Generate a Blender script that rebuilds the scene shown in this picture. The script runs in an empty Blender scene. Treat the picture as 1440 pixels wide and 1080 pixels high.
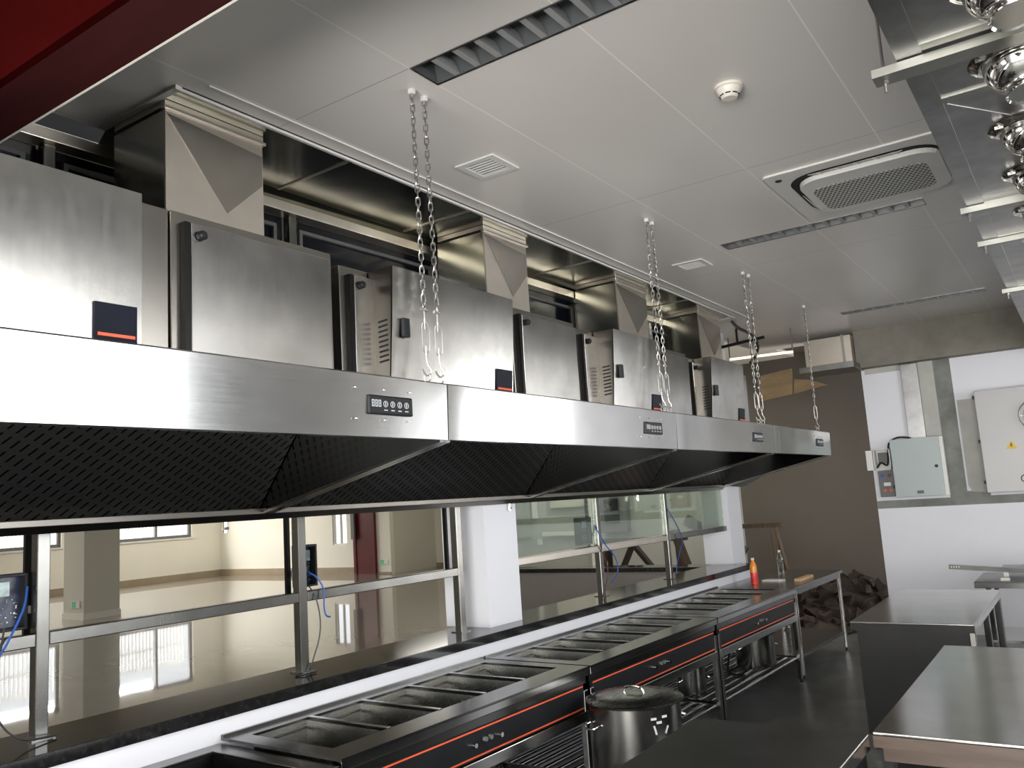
import bpy, bmesh, math, random
from mathutils import Vector, Matrix, Quaternion
random.seed(7)
sc = bpy.context.scene
COL = sc.collection
PI = math.pi

# ------------------------------------------------------------------ materials
def nodes(name):
    m = bpy.data.materials.new(name); m.use_nodes = True
    nt = m.node_tree; b = nt.nodes['Principled BSDF']
    return m, nt, b

def setp(b, **k):
    for n, v in k.items():
        n = n.replace('_', ' ')
        if n in b.inputs:
            b.inputs[n].default_value = v

def coord(nt, scale=(1, 1, 1)):
    tc = nt.nodes.new('ShaderNodeTexCoord'); mp = nt.nodes.new('ShaderNodeMapping')
    mp.inputs['Scale'].default_value = scale
    nt.links.new(tc.outputs['Object'], mp.inputs['Vector'])
    return mp.outputs['Vector']

def noise(nt, vec, scale, detail=4, rough=.55):
    n = nt.nodes.new('ShaderNodeTexNoise')
    n.inputs['Scale'].default_value = scale; n.inputs['Detail'].default_value = detail
    n.inputs['Roughness'].default_value = rough
    nt.links.new(vec, n.inputs['Vector'])
    return n.outputs['Fac']

def ramp(nt, fac, a, b, p0=.3, p1=.7):
    r = nt.nodes.new('ShaderNodeValToRGB')
    r.color_ramp.elements[0].position = p0; r.color_ramp.elements[1].position = p1
    r.color_ramp.elements[0].color = a; r.color_ramp.elements[1].color = b
    nt.links.new(fac, r.inputs['Fac'])
    return r.outputs['Color']

def rgba(c, k=1.0): return (c[0]*k, c[1]*k, c[2]*k, 1)

def metal(name, col, rough, brush=(1, 60, 60), smudge=.12, wave=.0, waves=2.5, var=.12, metallic=1.0):
    """Brushed sheet metal: streaked roughness, blotchy smudges, gentle oil-canning."""
    m, nt, b = nodes(name)
    setp(b, Metallic=metallic)
    f1 = noise(nt, coord(nt), 5.0, 5, .6)
    c = ramp(nt, f1, rgba(col, 1-var), rgba(col, 1+var*.4), .3, .7)
    nt.links.new(c, b.inputs['Base Color'])
    f2 = noise(nt, coord(nt, brush), 4.0, 3, .6)
    mx = nt.nodes.new('ShaderNodeMath'); mx.operation = 'MULTIPLY_ADD'
    mx.inputs[1].default_value = smudge; mx.inputs[2].default_value = rough - smudge/2
    f3 = noise(nt, coord(nt), 3.2, 6, .65)
    ad = nt.nodes.new('ShaderNodeMath'); ad.operation = 'MULTIPLY_ADD'; ad.inputs[1].default_value = .5
    hf = nt.nodes.new('ShaderNodeMath'); hf.operation = 'MULTIPLY'; hf.inputs[1].default_value = .5
    nt.links.new(f2, ad.inputs[0]); nt.links.new(f3, hf.inputs[0]); nt.links.new(hf.outputs[0], ad.inputs[2])
    nt.links.new(ad.outputs[0], mx.inputs[0])
    nt.links.new(mx.outputs[0], b.inputs['Roughness'])
    if wave:
        f4 = noise(nt, coord(nt), waves, 1, .4)
        bp = nt.nodes.new('ShaderNodeBump'); bp.inputs['Strength'].default_value = wave
        bp.inputs['Distance'].default_value = .02
        nt.links.new(f4, bp.inputs['Height']); nt.links.new(bp.outputs['Normal'], b.inputs['Normal'])
    return m

def paint(name, col, rough=.5, var=.05, scale=3, metallic=0, bump=0, spec=.5, coat=0, vs=(1, 1, 1)):
    m, nt, b = nodes(name)
    setp(b, Roughness=rough, Metallic=metallic, Specular_IOR_Level=spec, Coat_Weight=coat, Coat_Roughness=.05)
    f = noise(nt, coord(nt, vs), scale, 5, .6)
    nt.links.new(ramp(nt, f, rgba(col, 1-var), rgba(col, 1+var)), b.inputs['Base Color'])
    if bump:
        f2 = noise(nt, coord(nt), scale*12, 4, .6)
        bp = nt.nodes.new('ShaderNodeBump'); bp.inputs['Strength'].default_value = bump
        bp.inputs['Distance'].default_value = .01
        nt.links.new(f2, bp.inputs['Height']); nt.links.new(bp.outputs['Normal'], b.inputs['Normal'])
    return m

def emis(name, col, s):
    m, nt, b = nodes(name)
    setp(b, Base_Color=rgba(col), Emission_Color=rgba(col), Emission_Strength=s)
    return m

def mathn(nt, op, a, b=None, c=None):
    n = nt.nodes.new('ShaderNodeMath'); n.operation = op
    for i, v in enumerate((a, b, c)):
        if v is None: continue
        if isinstance(v, (int, float)): n.inputs[i].default_value = v
        else: nt.links.new(v, n.inputs[i])
    return n.outputs[0]

def line_mask(nt, sock, pitch, width, offset=0.0):
    """1 on thin lines every `pitch` metres."""
    v = mathn(nt, 'ADD', sock, -offset + 1000*pitch)
    v = mathn(nt, 'DIVIDE', v, pitch)
    v = mathn(nt, 'FRACT', v)
    v = mathn(nt, 'SUBTRACT', v, .5)
    v = mathn(nt, 'ABSOLUTE', v)
    return mathn(nt, 'GREATER_THAN', v, .5 - width/pitch/2)

def mix_col(nt, fac, a, b):
    m = nt.nodes.new('ShaderNodeMix'); m.data_type = 'RGBA'
    nt.links.new(fac, m.inputs[0])
    for s, v in ((m.inputs[6], a), (m.inputs[7], b)):
        if isinstance(v, tuple): s.default_value = v
        else: nt.links.new(v, s)
    return m.outputs[2]

M = {}
M['hood'] = metal('brushed_hood_steel', (.46, .46, .455), .17, (60, 1, 60), .12, .05, 1.3, .08)
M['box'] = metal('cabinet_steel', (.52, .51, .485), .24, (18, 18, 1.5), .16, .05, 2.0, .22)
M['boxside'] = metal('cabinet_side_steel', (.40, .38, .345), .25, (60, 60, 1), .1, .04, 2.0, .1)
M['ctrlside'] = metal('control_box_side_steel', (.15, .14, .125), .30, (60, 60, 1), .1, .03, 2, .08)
M['ductface'] = metal('sheet_duct_steel', (.66, .61, .54), .36, (60, 60, 1), .1, .10, 2.2, .08)
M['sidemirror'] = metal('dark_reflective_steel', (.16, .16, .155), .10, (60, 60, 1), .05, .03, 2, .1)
M['mirror'] = metal('polished_sheet_steel', (.50, .50, .44), .20, (60, 60, 1), .06, .28, 2.4, .1)
M['dark'] = metal('dark_filter_steel', (.22, .22, .22), .35, (1, 1, 60), .1, 0, 2, .1)
M['counter'] = metal('counter_steel', (.20, .20, .195), .22, (60, 1, 60), .12, .04, 2.0, .15)
M['basin'] = metal('basin_steel', (.20, .20, .185), .27, (60, 1, 60), .10, .08, 4.0, .1)
M['frame'] = metal('frame_tube_steel', (.22, .217, .205), .26, (60, 60, 1), .1, .12, 4, .15)
M['chrome'] = metal('chrome', (.72, .70, .67), .07, (8, 8, 8), .05, .1, 6, .1)
M['zinc'] = metal('zinc_chain', (.40, .39, .37), .34, (8, 8, 8), .1)
M['galv'] = metal('galvanised_duct', (.30, .30, .30), .33, (3, 3, 3), .22, .10, 5, .3)
M['galvlight'] = metal('galvanised_angle', (.33, .33, .30), .42, (3, 3, 3), .2, .05, 5, .15)
M['table'] = metal('table_top_steel', (.54, .54, .52), .16, (1, 60, 60), .14, .05, 2.2, .12)
M['tabledark'] = metal('dark_table_steel', (.17, .17, .165), .30, (1, 60, 60), .16, .03, 3, .2)
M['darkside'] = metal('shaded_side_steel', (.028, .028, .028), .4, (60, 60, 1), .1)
M['black'] = paint('black_plastic', (.010, .011, .013), .42, .2, spec=.25)
M['blackgloss'] = paint('black_glossy_panel', (.006, .008, .012), .12, .3, spec=.35)
M['displayblack'] = paint('matt_navy_display', (.007, .009, .016), .5, .3, spec=.12)
M['void'] = paint('black_void', (.003, .003, .003), .8, 0)
M['rubber'] = paint('black_rubber', (.01, .01, .01), .5, .2)
M['red'] = paint('orange_red_strip', (.75, .10, .04), .4, .1)
M['orange'] = paint('orange_line', (.85, .13, .05), .35, .15)
M['ledtext'] = emis('pale_digits', (.45, .48, .5), .12)
M['white'] = paint('white_wall_paint', (.80, .81, .86), .6, .015, 2, bump=.03)
M['greywall'] = paint('dim_grey_wall', (.09, .09, .088), .5, .05, 2)  # unseen right wall, darkened so the hoods mirror a dim room
M['pillar'] = paint('white_column_paint', (.82, .83, .88), .55, .01, 2)
M['plaster'] = paint('rough_grey_plaster', (.22, .23, .21), .9, .25, 4, bump=.25)
M['plasterlight'] = paint('pale_plaster_patch', (.50, .50, .46), .9, .1, 5, bump=.15)
M['beamconc'] = paint('brownish_plaster_beam', (.24, .225, .19), .85, .2, 3, bump=.1)
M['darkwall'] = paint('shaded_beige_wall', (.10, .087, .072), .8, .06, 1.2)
M['hallwall'] = paint('cream_hall_wall', (.80, .78, .69), .6, .02, 1)
M['hallcol'] = paint('cream_column', (.62, .61, .52), .6, .03, 1)
M['skirt'] = paint('tan_skirting', (.32, .26, .18), .35, .1, 2)
M['maroon'] = paint('maroon_door', (.10, .012, .014), .3, .2, 3)
M['beamred'] = paint('maroon_beam', (.030, .005, .005), .6, .25, 2, vs=(1, 6, 6), spec=.15)
M['stone'] = paint('black_granite', (.012, .012, .012), .10, .6, 40)
M['capedge'] = M['stone']
M['aluwhite'] = paint('white_enamel', (.74, .74, .71), .4, .03)
M['offwhite'] = paint('cream_plastic', (.70, .67, .60), .4, .03)
M['acgrey'] = paint('pale_grey_plastic', (.70, .69, .66), .4, .03)
M['cabwhite'] = paint('pale_grey_enamel', (.46, .46, .46), .35, .02)
M['cabblue'] = paint('bluish_grey_enamel', (.40, .46, .46), .35, .02)
M['greyplastic'] = paint('grey_plastic', (.14, .14, .14), .5, .1)
M['louvre'] = paint('louvre_aluminium', (.34, .345, .35), .45)
M['lightrim'] = metal('fixture_rim_aluminium', (.24, .24, .24), .3, (1, 1, 1), .1)
M['fixbox'] = paint('fixture_reflector', (.09, .095, .10), .4)
M['wood'] = paint('pale_wood', (.55, .36, .18), .6, .2, 3, vs=(1, 12, 12))
M['brownwood'] = paint('brown_trestle_wood', (.085, .055, .032), .7, .3, 3, vs=(8, 8, 1))
M['darkwood'] = paint('dark_trestle_wood', (.035, .022, .016), .7, .3, 3, vs=(8, 8, 1))
M['ply'] = paint('plywood_sheet', (.34, .24, .13), .65, .3, 2, vs=(1, 1, 4))
M['plyedge'] = paint('brown_board_edge', (.075, .050, .036), .5, .25, 3, vs=(1, 8, 8))
M['blue'] = paint('blue_cable_sheath', (.02, .08, .35), .4, .1)
M['copper'] = paint('brown_wire', (.10, .04, .02), .5, .1)
M['rubble'] = paint('brown_rubble', (.040, .029, .022), .9, .6, 9, bump=.5)
M['rag'] = paint('pinkish_rubble', (.07, .05, .042), .9, .4, 9, bump=.3)
M['paper'] = paint('white_paper', (.75, .72, .66), .8, .05)
M['juicered'] = paint('red_label', (.70, .03, .03), .3, .1)
M['juiceorange'] = paint('orange_drink', (.80, .28, .03), .2, .1)
M['yellow'] = paint('yellow_sticker', (.70, .45, .04), .5, .1)
M['ink'] = paint('dark_grey_ink', (.12, .12, .13), .6, .1)
M['green'] = paint('green_exit_sign', (.15, .62, .30), .4, .1)
M['tube'] = emis('lit_warm_tube', (1.0, .86, .66), 1.6)
M['circuit'] = paint('dark_circuit_board', (.02, .03, .06), .3, .7, 60)
M['screen'] = paint('grey_green_screen', (.22, .30, .31), .2, .4, 20)
M['rodwhite'] = paint('white_rod_paint', (.70, .70, .64), .4, .05)
M['sidewall'] = paint('lit_olive_wall', (.36, .37, .33), .6, .04, 1)  # same wall as the corridor's, its light put into a paler colour
M['greenish'] = paint('greenish_panel_board', (.26, .29, .25), .25, .08)
M['lowwall'] = paint('pinkish_white_low_wall', (.42, .39, .36), .5, .05)
M['rail'] = M['frame']

def mat_glass(name, tint=(.80, .86, .80), refl=.22, clear=False):
    m = bpy.data.materials.new(name); m.use_nodes = True
    nt = m.node_tree; nt.nodes.clear()
    out = nt.nodes.new('ShaderNodeOutputMaterial')
    tr = nt.nodes.new('ShaderNodeBsdfTransparent'); tr.inputs['Color'].default_value = rgba(tint)
    gl = nt.nodes.new('ShaderNodeBsdfGlossy'); gl.inputs['Roughness'].default_value = .02
    gl.inputs['Color'].default_value = (.85, .9, .85, 1)
    mx = nt.nodes.new('ShaderNodeMixShader')
    if clear:
        mx.inputs[0].default_value = refl
    else:
        lw = nt.nodes.new('ShaderNodeLayerWeight'); lw.inputs['Blend'].default_value = refl
        nt.links.new(lw.outputs['Facing'], mx.inputs[0])
    nt.links.new(tr.outputs[0], mx.inputs[1]); nt.links.new(gl.outputs[0], mx.inputs[2])
    nt.links.new(mx.outputs[0], out.inputs['Surface'])
    return m
M['glass'] = mat_glass('greenish_glass', (.86, .91, .86), .16, True)
M['bottle'] = mat_glass('clear_bottle_plastic', (.90, .93, .93), .35)

def mat_ceiling():
    m, nt, b = nodes('ceiling_metal_panels')
    tc = nt.nodes.new('ShaderNodeTexCoord'); sp = nt.nodes.new('ShaderNodeSeparateXYZ')
    nt.links.new(tc.outputs['Object'], sp.inputs[0])
    mx = line_mask(nt, sp.outputs['X'], .679, .007, -.690)
    n = noise(nt, coord(nt, (1, .6, 1)), 1.1, 2, .5)
    base = ramp(nt, n, (.72, .69, .655, 1), (.80, .77, .735, 1))
    my = line_mask(nt, sp.outputs['Y'], 2.04, .005, 2.435)
    c = mix_col(nt, my, base, (.45, .43, .41, 1))
    c = mix_col(nt, mx, c, (.92, .90, .86, 1))
    nt.links.new(c, b.inputs['Base Color'])
    setp(b, Roughness=.32, Specular_IOR_Level=.5)
    f = noise(nt, coord(nt), .9, 1, .4)
    bp = nt.nodes.new('ShaderNodeBump'); bp.inputs['Strength'].default_value = .15; bp.inputs['Distance'].default_value = .03
    nt.links.new(f, bp.inputs['Height']); nt.links.new(bp.outputs['Normal'], b.inputs['Normal'])
    return m
M['ceiling'] = mat_ceiling()

def mat_tile():
    m, nt, b = nodes('polished_beige_tiles')
    tc = nt.nodes.new('ShaderNodeTexCoord'); sp = nt.nodes.new('ShaderNodeSeparateXYZ')
    nt.links.new(tc.outputs['Object'], sp.inputs[0])
    mx = line_mask(nt, sp.outputs['X'], .8, .006); my = line_mask(nt, sp.outputs['Y'], .8, .006)
    ml = mathn(nt, 'MAXIMUM', mx, my)
    n = noise(nt, coord(nt, (1, 3, 1)), .9, 5, .6)
    base = ramp(nt, n, (.14, .115, .09, 1), (.19, .16, .13, 1))
    nt.links.new(mix_col(nt, ml, base, (.20, .16, .12, 1)), b.inputs['Base Color'])
    setp(b, Roughness=.45, Specular_IOR_Level=.6, Coat_Weight=1.0, Coat_Roughness=.03, Coat_IOR=1.7)
    f = noise(nt, coord(nt), 1.6, 1, .3)
    bp = nt.nodes.new('ShaderNodeBump'); bp.inputs['Strength'].default_value = .02; bp.inputs['Distance'].default_value = .02
    nt.links.new(f, bp.inputs['Height']); nt.links.new(bp.outputs['Normal'], b.inputs['Coat Normal'])
    return m
M['tile'] = mat_tile()

def mat_floor():
    m, nt, b = nodes('damp_dark_floor')
    n = noise(nt, coord(nt, (1, .5, 1)), 2.0, 6, .65)
    nt.links.new(ramp(nt, n, (.085, .092, .092, 1), (.19, .20, .195, 1)), b.inputs['Base Color'])
    f = noise(nt, coord(nt), 3.0, 5, .6)
    mr = nt.nodes.new('ShaderNodeMapRange'); mr.inputs['To Min'].default_value = .18; mr.inputs['To Max'].default_value = .5
    nt.links.new(f, mr.inputs['Value']); nt.links.new(mr.outputs[0], b.inputs['Roughness'])
    return m
M['floor'] = mat_floor()

def mat_perf():
    """Baffle sheet with staggered slots: dark slots on dull steel, slots run up the slope."""
    m, nt, b = nodes('slotted_filter_sheet')
    tc = nt.nodes.new('ShaderNodeTexCoord'); sp = nt.nodes.new('ShaderNodeSeparateXYZ')
    nt.links.new(tc.outputs['Object'], sp.inputs[0])
    y = mathn(nt, 'SUBTRACT', sp.outputs['Y'], mathn(nt, 'MULTIPLY', sp.outputs['Z'], .95))
    y = mathn(nt, 'DIVIDE', mathn(nt, 'ADD', y, 50.0), .046)
    row = mathn(nt, 'FLOOR', y)
    alt = mathn(nt, 'MODULO', row, 3.0)
    z = mathn(nt, 'DIVIDE', mathn(nt, 'ADD', sp.outputs['Z'], 10.0), .036)
    z = mathn(nt, 'ADD', z, mathn(nt, 'MULTIPLY', alt, .36))
    a = mathn(nt, 'ABSOLUTE', mathn(nt, 'SUBTRACT', mathn(nt, 'FRACT', y), .5))
    c = mathn(nt, 'ABSOLUTE', mathn(nt, 'SUBTRACT', mathn(nt, 'FRACT', z), .5))
    ma = mathn(nt, 'LESS_THAN', a, .105); mc = mathn(nt, 'LESS_THAN', c, .34)
    k = mathn(nt, 'MULTIPLY', ma, mc)
    col = mix_col(nt, k, (.27, .27, .27, 1), (.001, .001, .001, 1))
    nt.links.new(col, b.inputs['Base Color'])
    nt.links.new(mathn(nt, 'SUBTRACT', 1.0, k), b.inputs['Metallic'])
    nt.links.new(mathn(nt, 'SUBTRACT', .5, mathn(nt, 'MULTIPLY', k, .5)), b.inputs['Specular IOR Level'])
    setp(b, Roughness=.33)
    return m
M['perf'] = mat_perf()

def mat_grille():
    m, nt, b = nodes('honeycomb_grille')
    tc = nt.nodes.new('ShaderNodeTexCoord'); sp = nt.nodes.new('ShaderNodeSeparateXYZ')
    nt.links.new(tc.outputs['Object'], sp.inputs[0])
    y = mathn(nt, 'DIVIDE', mathn(nt, 'ADD', sp.outputs['Y'], 50.0), .030)
    alt = mathn(nt, 'MODULO', mathn(nt, 'FLOOR', y), 2.0)
    x = mathn(nt, 'ADD', mathn(nt, 'DIVIDE', mathn(nt, 'ADD', sp.outputs['X'], 50.0), .026), mathn(nt, 'MULTIPLY', alt, .5))
    a = mathn(nt, 'ABSOLUTE', mathn(nt, 'SUBTRACT', mathn(nt, 'FRACT', y), .5))
    c = mathn(nt, 'ABSOLUTE', mathn(nt, 'SUBTRACT', mathn(nt, 'FRACT', x), .5))
    k = mathn(nt, 'MULTIPLY', mathn(nt, 'LESS_THAN', a, .36), mathn(nt, 'LESS_THAN', c, .30))
    nt.links.new(mix_col(nt, k, (.60, .60, .56, 1), (.012, .012, .012, 1)), b.inputs['Base Color'])
    setp(b, Roughness=.5)
    return m
M['grille'] = mat_grille()

# ------------------------------------------------------------------ mesh builder
class MB:
    def __init__(s): s.bm = bmesh.new()
    def box(s, x0, x1, y0, y1, z0, z1):
        if x0 > x1: x0, x1 = x1, x0
        if y0 > y1: y0, y1 = y1, y0
        if z0 > z1: z0, z1 = z1, z0
        v = [s.bm.verts.new(p) for p in ((x0, y0, z0), (x1, y0, z0), (x1, y1, z0), (x0, y1, z0), (x0, y0, z1), (x1, y0, z1), (x1, y1, z1), (x0, y1, z1))]
        for f in ((0, 3, 2, 1), (4, 5, 6, 7), (0, 1, 5, 4), (1, 2, 6, 5), (2, 3, 7, 6), (3, 0, 4, 7)):
            s.bm.faces.new([v[i] for i in f])
        return s
    def hexa(s, P):
        v = [s.bm.verts.new(p) for p in P]
        for f in ((0, 3, 2, 1), (4, 5, 6, 7), (0, 1, 5, 4), (1, 2, 6, 5), (2, 3, 7, 6), (3, 0, 4, 7)):
            s.bm.faces.new([v[i] for i in f])
        return s
    def slab(s, poly, off):
        """polygon (list of 3D points) extruded by vector off"""
        off = Vector(off); n = len(poly)
        a = [s.bm.verts.new(p) for p in poly]; b = [s.bm.verts.new(Vector(p)+off) for p in poly]
        s.bm.faces.new(a[::-1]); s.bm.faces.new(b)
        for i in range(n):
            s.bm.faces.new((a[i], a[(i+1) % n], b[(i+1) % n], b[i]))
        return s
    def quad(s, *P):
        s.bm.faces.new([s.bm.verts.new(p) for p in P]); return s
    def bar(s, p, q, w, h=None, up=(0, 0, 1)):
        """rectangular bar between two points"""
        h = h or w; p = Vector(p); q = Vector(q); d = (q-p).normalized(); up = Vector(up)
        if abs(d.dot(up)) > .98: up = Vector((1, 0, 0))
        r = d.cross(up).normalized(); u = r.cross(d).normalized()
        c = [(-w/2, -h/2), (w/2, -h/2), (w/2, h/2), (-w/2, h/2)]
        return s.hexa([p+r*a+u*b for a, b in c]+[q+r*a+u*b for a, b in c])
    def tube(s, pts, r, seg=8, closed=False):
        pts = [Vector(p) for p in pts]; n = len(pts); rings = []
        prev = None
        for i, p in enumerate(pts):
            if closed: t = (pts[(i+1) % n]-pts[i-1]).normalized()
            else: t = (pts[min(i+1, n-1)]-pts[max(i-1, 0)]).normalized()
            if prev is None:
                a = Vector((0, 0, 1)) if abs(t.z) < .9 else Vector((1, 0, 0))
                nrm = t.cross(a).normalized()
            else:
                nrm = (prev - t*prev.dot(t)).normalized()
            prev = nrm; bn = t.cross(nrm)
            rr = r[i] if isinstance(r, (list, tuple)) else r
            rings.append([s.bm.verts.new(p+nrm*math.cos(k*2*PI/seg)*rr+bn*math.sin(k*2*PI/seg)*rr) for k in range(seg)])
        m = n if closed else n-1
        for i in range(m):
            A, B = rings[i], rings[(i+1) % n]
            for k in range(seg):
                s.bm.faces.new((A[k], A[(k+1) % seg], B[(k+1) % seg], B[k]))
        if not closed:
            s.bm.faces.new(rings[0][::-1]); s.bm.faces.new(rings[-1])
        return s
    def cyl(s, c, r, h, seg=24, axis='z'):
        c = Vector(c); d = {'x': Vector((h, 0, 0)), 'y': Vector((0, h, 0)), 'z': Vector((0, 0, h))}[axis]
        return s.tube([c, c+d], r, seg)
    def lathe(s, prof, c, seg=32, rot=None):
        """profile [(r,z)...] about z through c, optionally rotated"""
        c = Vector(c); rings = []
        for r, z in prof:
            ring = []
            for k in range(seg):
                p = Vector((r*math.cos(2*PI*k/seg), r*math.sin(2*PI*k/seg), z))
                if rot is not None: p = rot @ p
                ring.append(s.bm.verts.new(c+p))
            rings.append(ring)
        for A, B in zip(rings, rings[1:]):
            for k in range(seg):
                s.bm.faces.new((A[k], A[(k+1) % seg], B[(k+1) % seg], B[k]))
        if prof[0][0] > 1e-5: s.bm.faces.new(rings[0][::-1])
        if prof[-1][0] > 1e-5: s.bm.faces.new(rings[-1])
        bmesh.ops.remove_doubles(s.bm, verts=s.bm.verts, dist=1e-6)
        return s

def plate(mb, axis, c0, c1, a0, a1, b0, b1, holes):
    """slab normal to `axis` spanning c0..c1, with rectangular holes [(a0,a1,b0,b1)]"""
    A = sorted({a0, a1} | {v for h in holes for v in h[:2] if a0 < v < a1})
    B = sorted({b0, b1} | {v for h in holes for v in h[2:] if b0 < v < b1})
    for i in range(len(A)-1):
        for j in range(len(B)-1):
            ca, cb = (A[i]+A[i+1])/2, (B[j]+B[j+1])/2
            if any(h[0] < ca < h[1] and h[2] < cb < h[3] for h in holes): continue
            if axis == 'z': mb.box(A[i], A[i+1], B[j], B[j+1], c0, c1)
            elif axis == 'x': mb.box(c0, c1, A[i], A[i+1], B[j], B[j+1])
            else: mb.box(A[i], A[i+1], c0, c1, B[j], B[j+1])
    bmesh.ops.remove_doubles(mb.bm, verts=mb.bm.verts, dist=1e-5)
    # drop the inner faces shared by neighbouring cells
    mb.bm.verts.index_update()
    seen = {}
    for f in list(mb.bm.faces):
        k = tuple(sorted(v.index for v in f.verts))
        seen.setdefault(k, []).append(f)
    dead = [f for fs in seen.values() if len(fs) > 1 for f in fs]
    if dead: bmesh.ops.delete(mb.bm, geom=dead, context='FACES')
    return mb

OFF = {}
def tag(o, label=None, cat=None, group=None, kind=None):
    if label: o['label'] = label
    if cat: o['category'] = cat
    if group: o['group'] = group
    if kind: o['kind'] = kind
    return o

def thing(name, label, cat, loc=(0, 0, 0), rz=0, group=None, local=False):
    o = bpy.data.objects.new(name, None); COL.objects.link(o)
    o.location = loc; o.rotation_euler = (0, 0, rz); o.empty_display_size = .1
    OFF[o.name] = Vector((0, 0, 0)) if local else Vector(loc)
    return tag(o, label, cat, group)

def obj(name, mb, mat, parent=None, smooth=False, bevel=0, label=None, origin=None):
    off = OFF[parent.name] if parent is not None else Vector(origin or (0, 0, 0))
    if off.length: bmesh.ops.translate(mb.bm, verts=mb.bm.verts, vec=-off)
    bmesh.ops.recalc_face_normals(mb.bm, faces=mb.bm.faces)
    me = bpy.data.meshes.new(name); mb.bm.to_mesh(me); mb.bm.free()
    me.materials.append(M[mat] if isinstance(mat, str) else mat)
    o = bpy.data.objects.new(name, me); COL.objects.link(o)
    if smooth:
        me.polygons.foreach_set('use_smooth', [True]*len(me.polygons))
        try: me.set_sharp_from_angle(angle=math.radians(40))
        except Exception: pass
    if bevel:
        md = o.modifiers.new('bevel', 'BEVEL'); md.width = bevel; md.segments = 2
        md.limit_method = 'ANGLE'; md.angle_limit = math.radians(40)
    if parent is not None:
        o.parent = parent; OFF[o.name] = off
    else:
        o.location = off
        OFF[o.name] = off
    if label: o['label'] = label
    return o

def struct(name, mb, mat, **k):
    o = obj(name, mb, mat, **k); o['kind'] = 'structure'; return o

def solo(name, mb, mat, label, cat, group=None, loc=None, **k):
    # the origin goes to the base centre of the thing itself
    vs = mb.bm.verts
    if loc is None:
        xs = [v.co.x for v in vs]; ys = [v.co.y for v in vs]; zs = [v.co.z for v in vs]
        loc = ((min(xs)+max(xs))/2, (min(ys)+max(ys))/2, min(zs))
    o = obj(name, mb, mat, origin=loc, **k)
    return tag(o, label, cat, group)

def catmull(P, n=8):
    P = [Vector(p) for p in P]; out = []
    Q = [P[0]]+P+[P[-1]]
    for i in range(1, len(Q)-2):
        for k in range(n):
            t = k/n
            a, b, c, d = Q[i-1], Q[i], Q[i+1], Q[i+2]
            out.append(.5*((2*b)+(-a+c)*t+(2*a-5*b+4*c-d)*t*t+(-a+3*b-3*c+d)*t**3))
    out.append(P[-1]); return out

# ------------------------------------------------------------------ camera (eye 1.75 m up, tilted phone shot)
f_px = 1180.39
R = Matrix(((0.82117456, 0.56709599, -0.06383167), (-0.13190909, 0.07979572, -0.98804485), (-0.55522278, 0.81977728, 0.14033133)))
cam = bpy.data.cameras.new('camera'); camo = bpy.data.objects.new('camera', cam); COL.objects.link(camo)
cam.sensor_fit = 'HORIZONTAL'; cam.sensor_width = 36; cam.lens = 36*f_px/1440; cam.clip_start = .02; cam.clip_end = 200
rows = [R[0], -R[1], -R[2]]
mw = Matrix((rows[0], rows[1], rows[2])).transposed().to_4x4()
mw.translation = Vector((0, 0, 1.75)); camo.matrix_world = mw
sc.camera = camo

# ------------------------------------------------------------------ room shell
CZ = 3.506                       # kitchen ceiling
XR = 4.6                         # right wall
L1 = (-2.04, -.66, 2.44, 2.605); L2 = (-2.0, -.67, 5.775, 5.925); L3 = (-1.96, -.63, 9.12, 9.25)
mb = MB(); plate(mb, 'z', CZ, CZ+.02, -2.835, XR, -2.6, 10.45, [L1, L2, L3])
mb.box(-3.42, -2.835, -2.6, 1.94, CZ, CZ+.02); mb.box(-3.42, -2.835, 8.34, 10.45, CZ, CZ+.02)
mb.box(-3.42, -2.0, 10.45, 10.9, CZ, CZ+.02)
struct('ceiling', mb, 'ceiling')
struct('floor', MB().box(-3.2, XR, -2.6, 13.0, -.1, 0), 'floor')
struct('floor_hall', MB().box(-24.6, -3.2, -8, 23, -.1, 0), 'tile')
struct('ceiling_hall', MB().box(-24.6, -3.55, -8, 23, 3.7, 3.8), 'hallwall')
struct('ceiling_corridor', MB().box(-3.55, XR, 10.9, 13.2, 3.75, 3.85), 'darkwall')
WR = (2.6, 6.0, .9, 3.40)        # window in the right wall (y0,y1,z0,z1)
WE = (2.25, 4.4, .9, 3.40)       # window in the end wall (x0,x1,z0,z1)
struct('wall_right', plate(MB(), 'x', XR, XR+.15, -2.6, 13.0, 0, CZ+.3, [WR]), 'greywall')
WB = (-2.4, 3.6, .3, 3.2)  # unseen opening added behind the camera to let fill light in
struct('wall_back', plate(MB(), 'y', -2.75, -2.6, -3.55, XR+.15, 0, CZ+.3, [WB]), 'white')
mb = plate(MB(), 'y', 10.65, 10.85, -2.14, XR, 0, CZ+.02, [WE])
struct('wall_end', mb, 'white')
struct('wall_corridor', MB().box(-4.6, XR, 13.0, 13.15, 0, 3.85), 'darkwall')
struct('wall_glazed_side', MB().box(-9.4, -4.6, 13.0, 13.15, 0, 3.85), 'sidewall')
# frames of the two unseen windows that light the kitchen
def win_frame(name, axis, c, a0, a1, z0, z1, n, mat='black', w=.05):
    mb = MB()
    def bx(p, q, r, s):
        if axis == 'x': mb.box(c-.04, c+.04, p, q, r, s)
        else: mb.box(p, q, c-.04, c+.04, r, s)
    bx(a0, a1, z0, z0+w); bx(a0, a1, z1-w, z1); bx(a0, a0+w, z0+w, z1-w); bx(a1-w, a1, z0+w, z1-w)
    for i in range(1, n):
        m = a0+(a1-a0)*i/n
        bx(m-w*.4, m+w*.4, z0+w, z1-w)
    o = obj(name, mb, mat); o['kind'] = 'structure'; return o
win_frame('window_1', 'x', XR+.08, *WR, 2, 'aluwhite', .03)
win_frame('window_2', 'y', 10.75, WE[0], WE[1], WE[2], WE[3], 2, 'aluwhite', .03)

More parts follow.
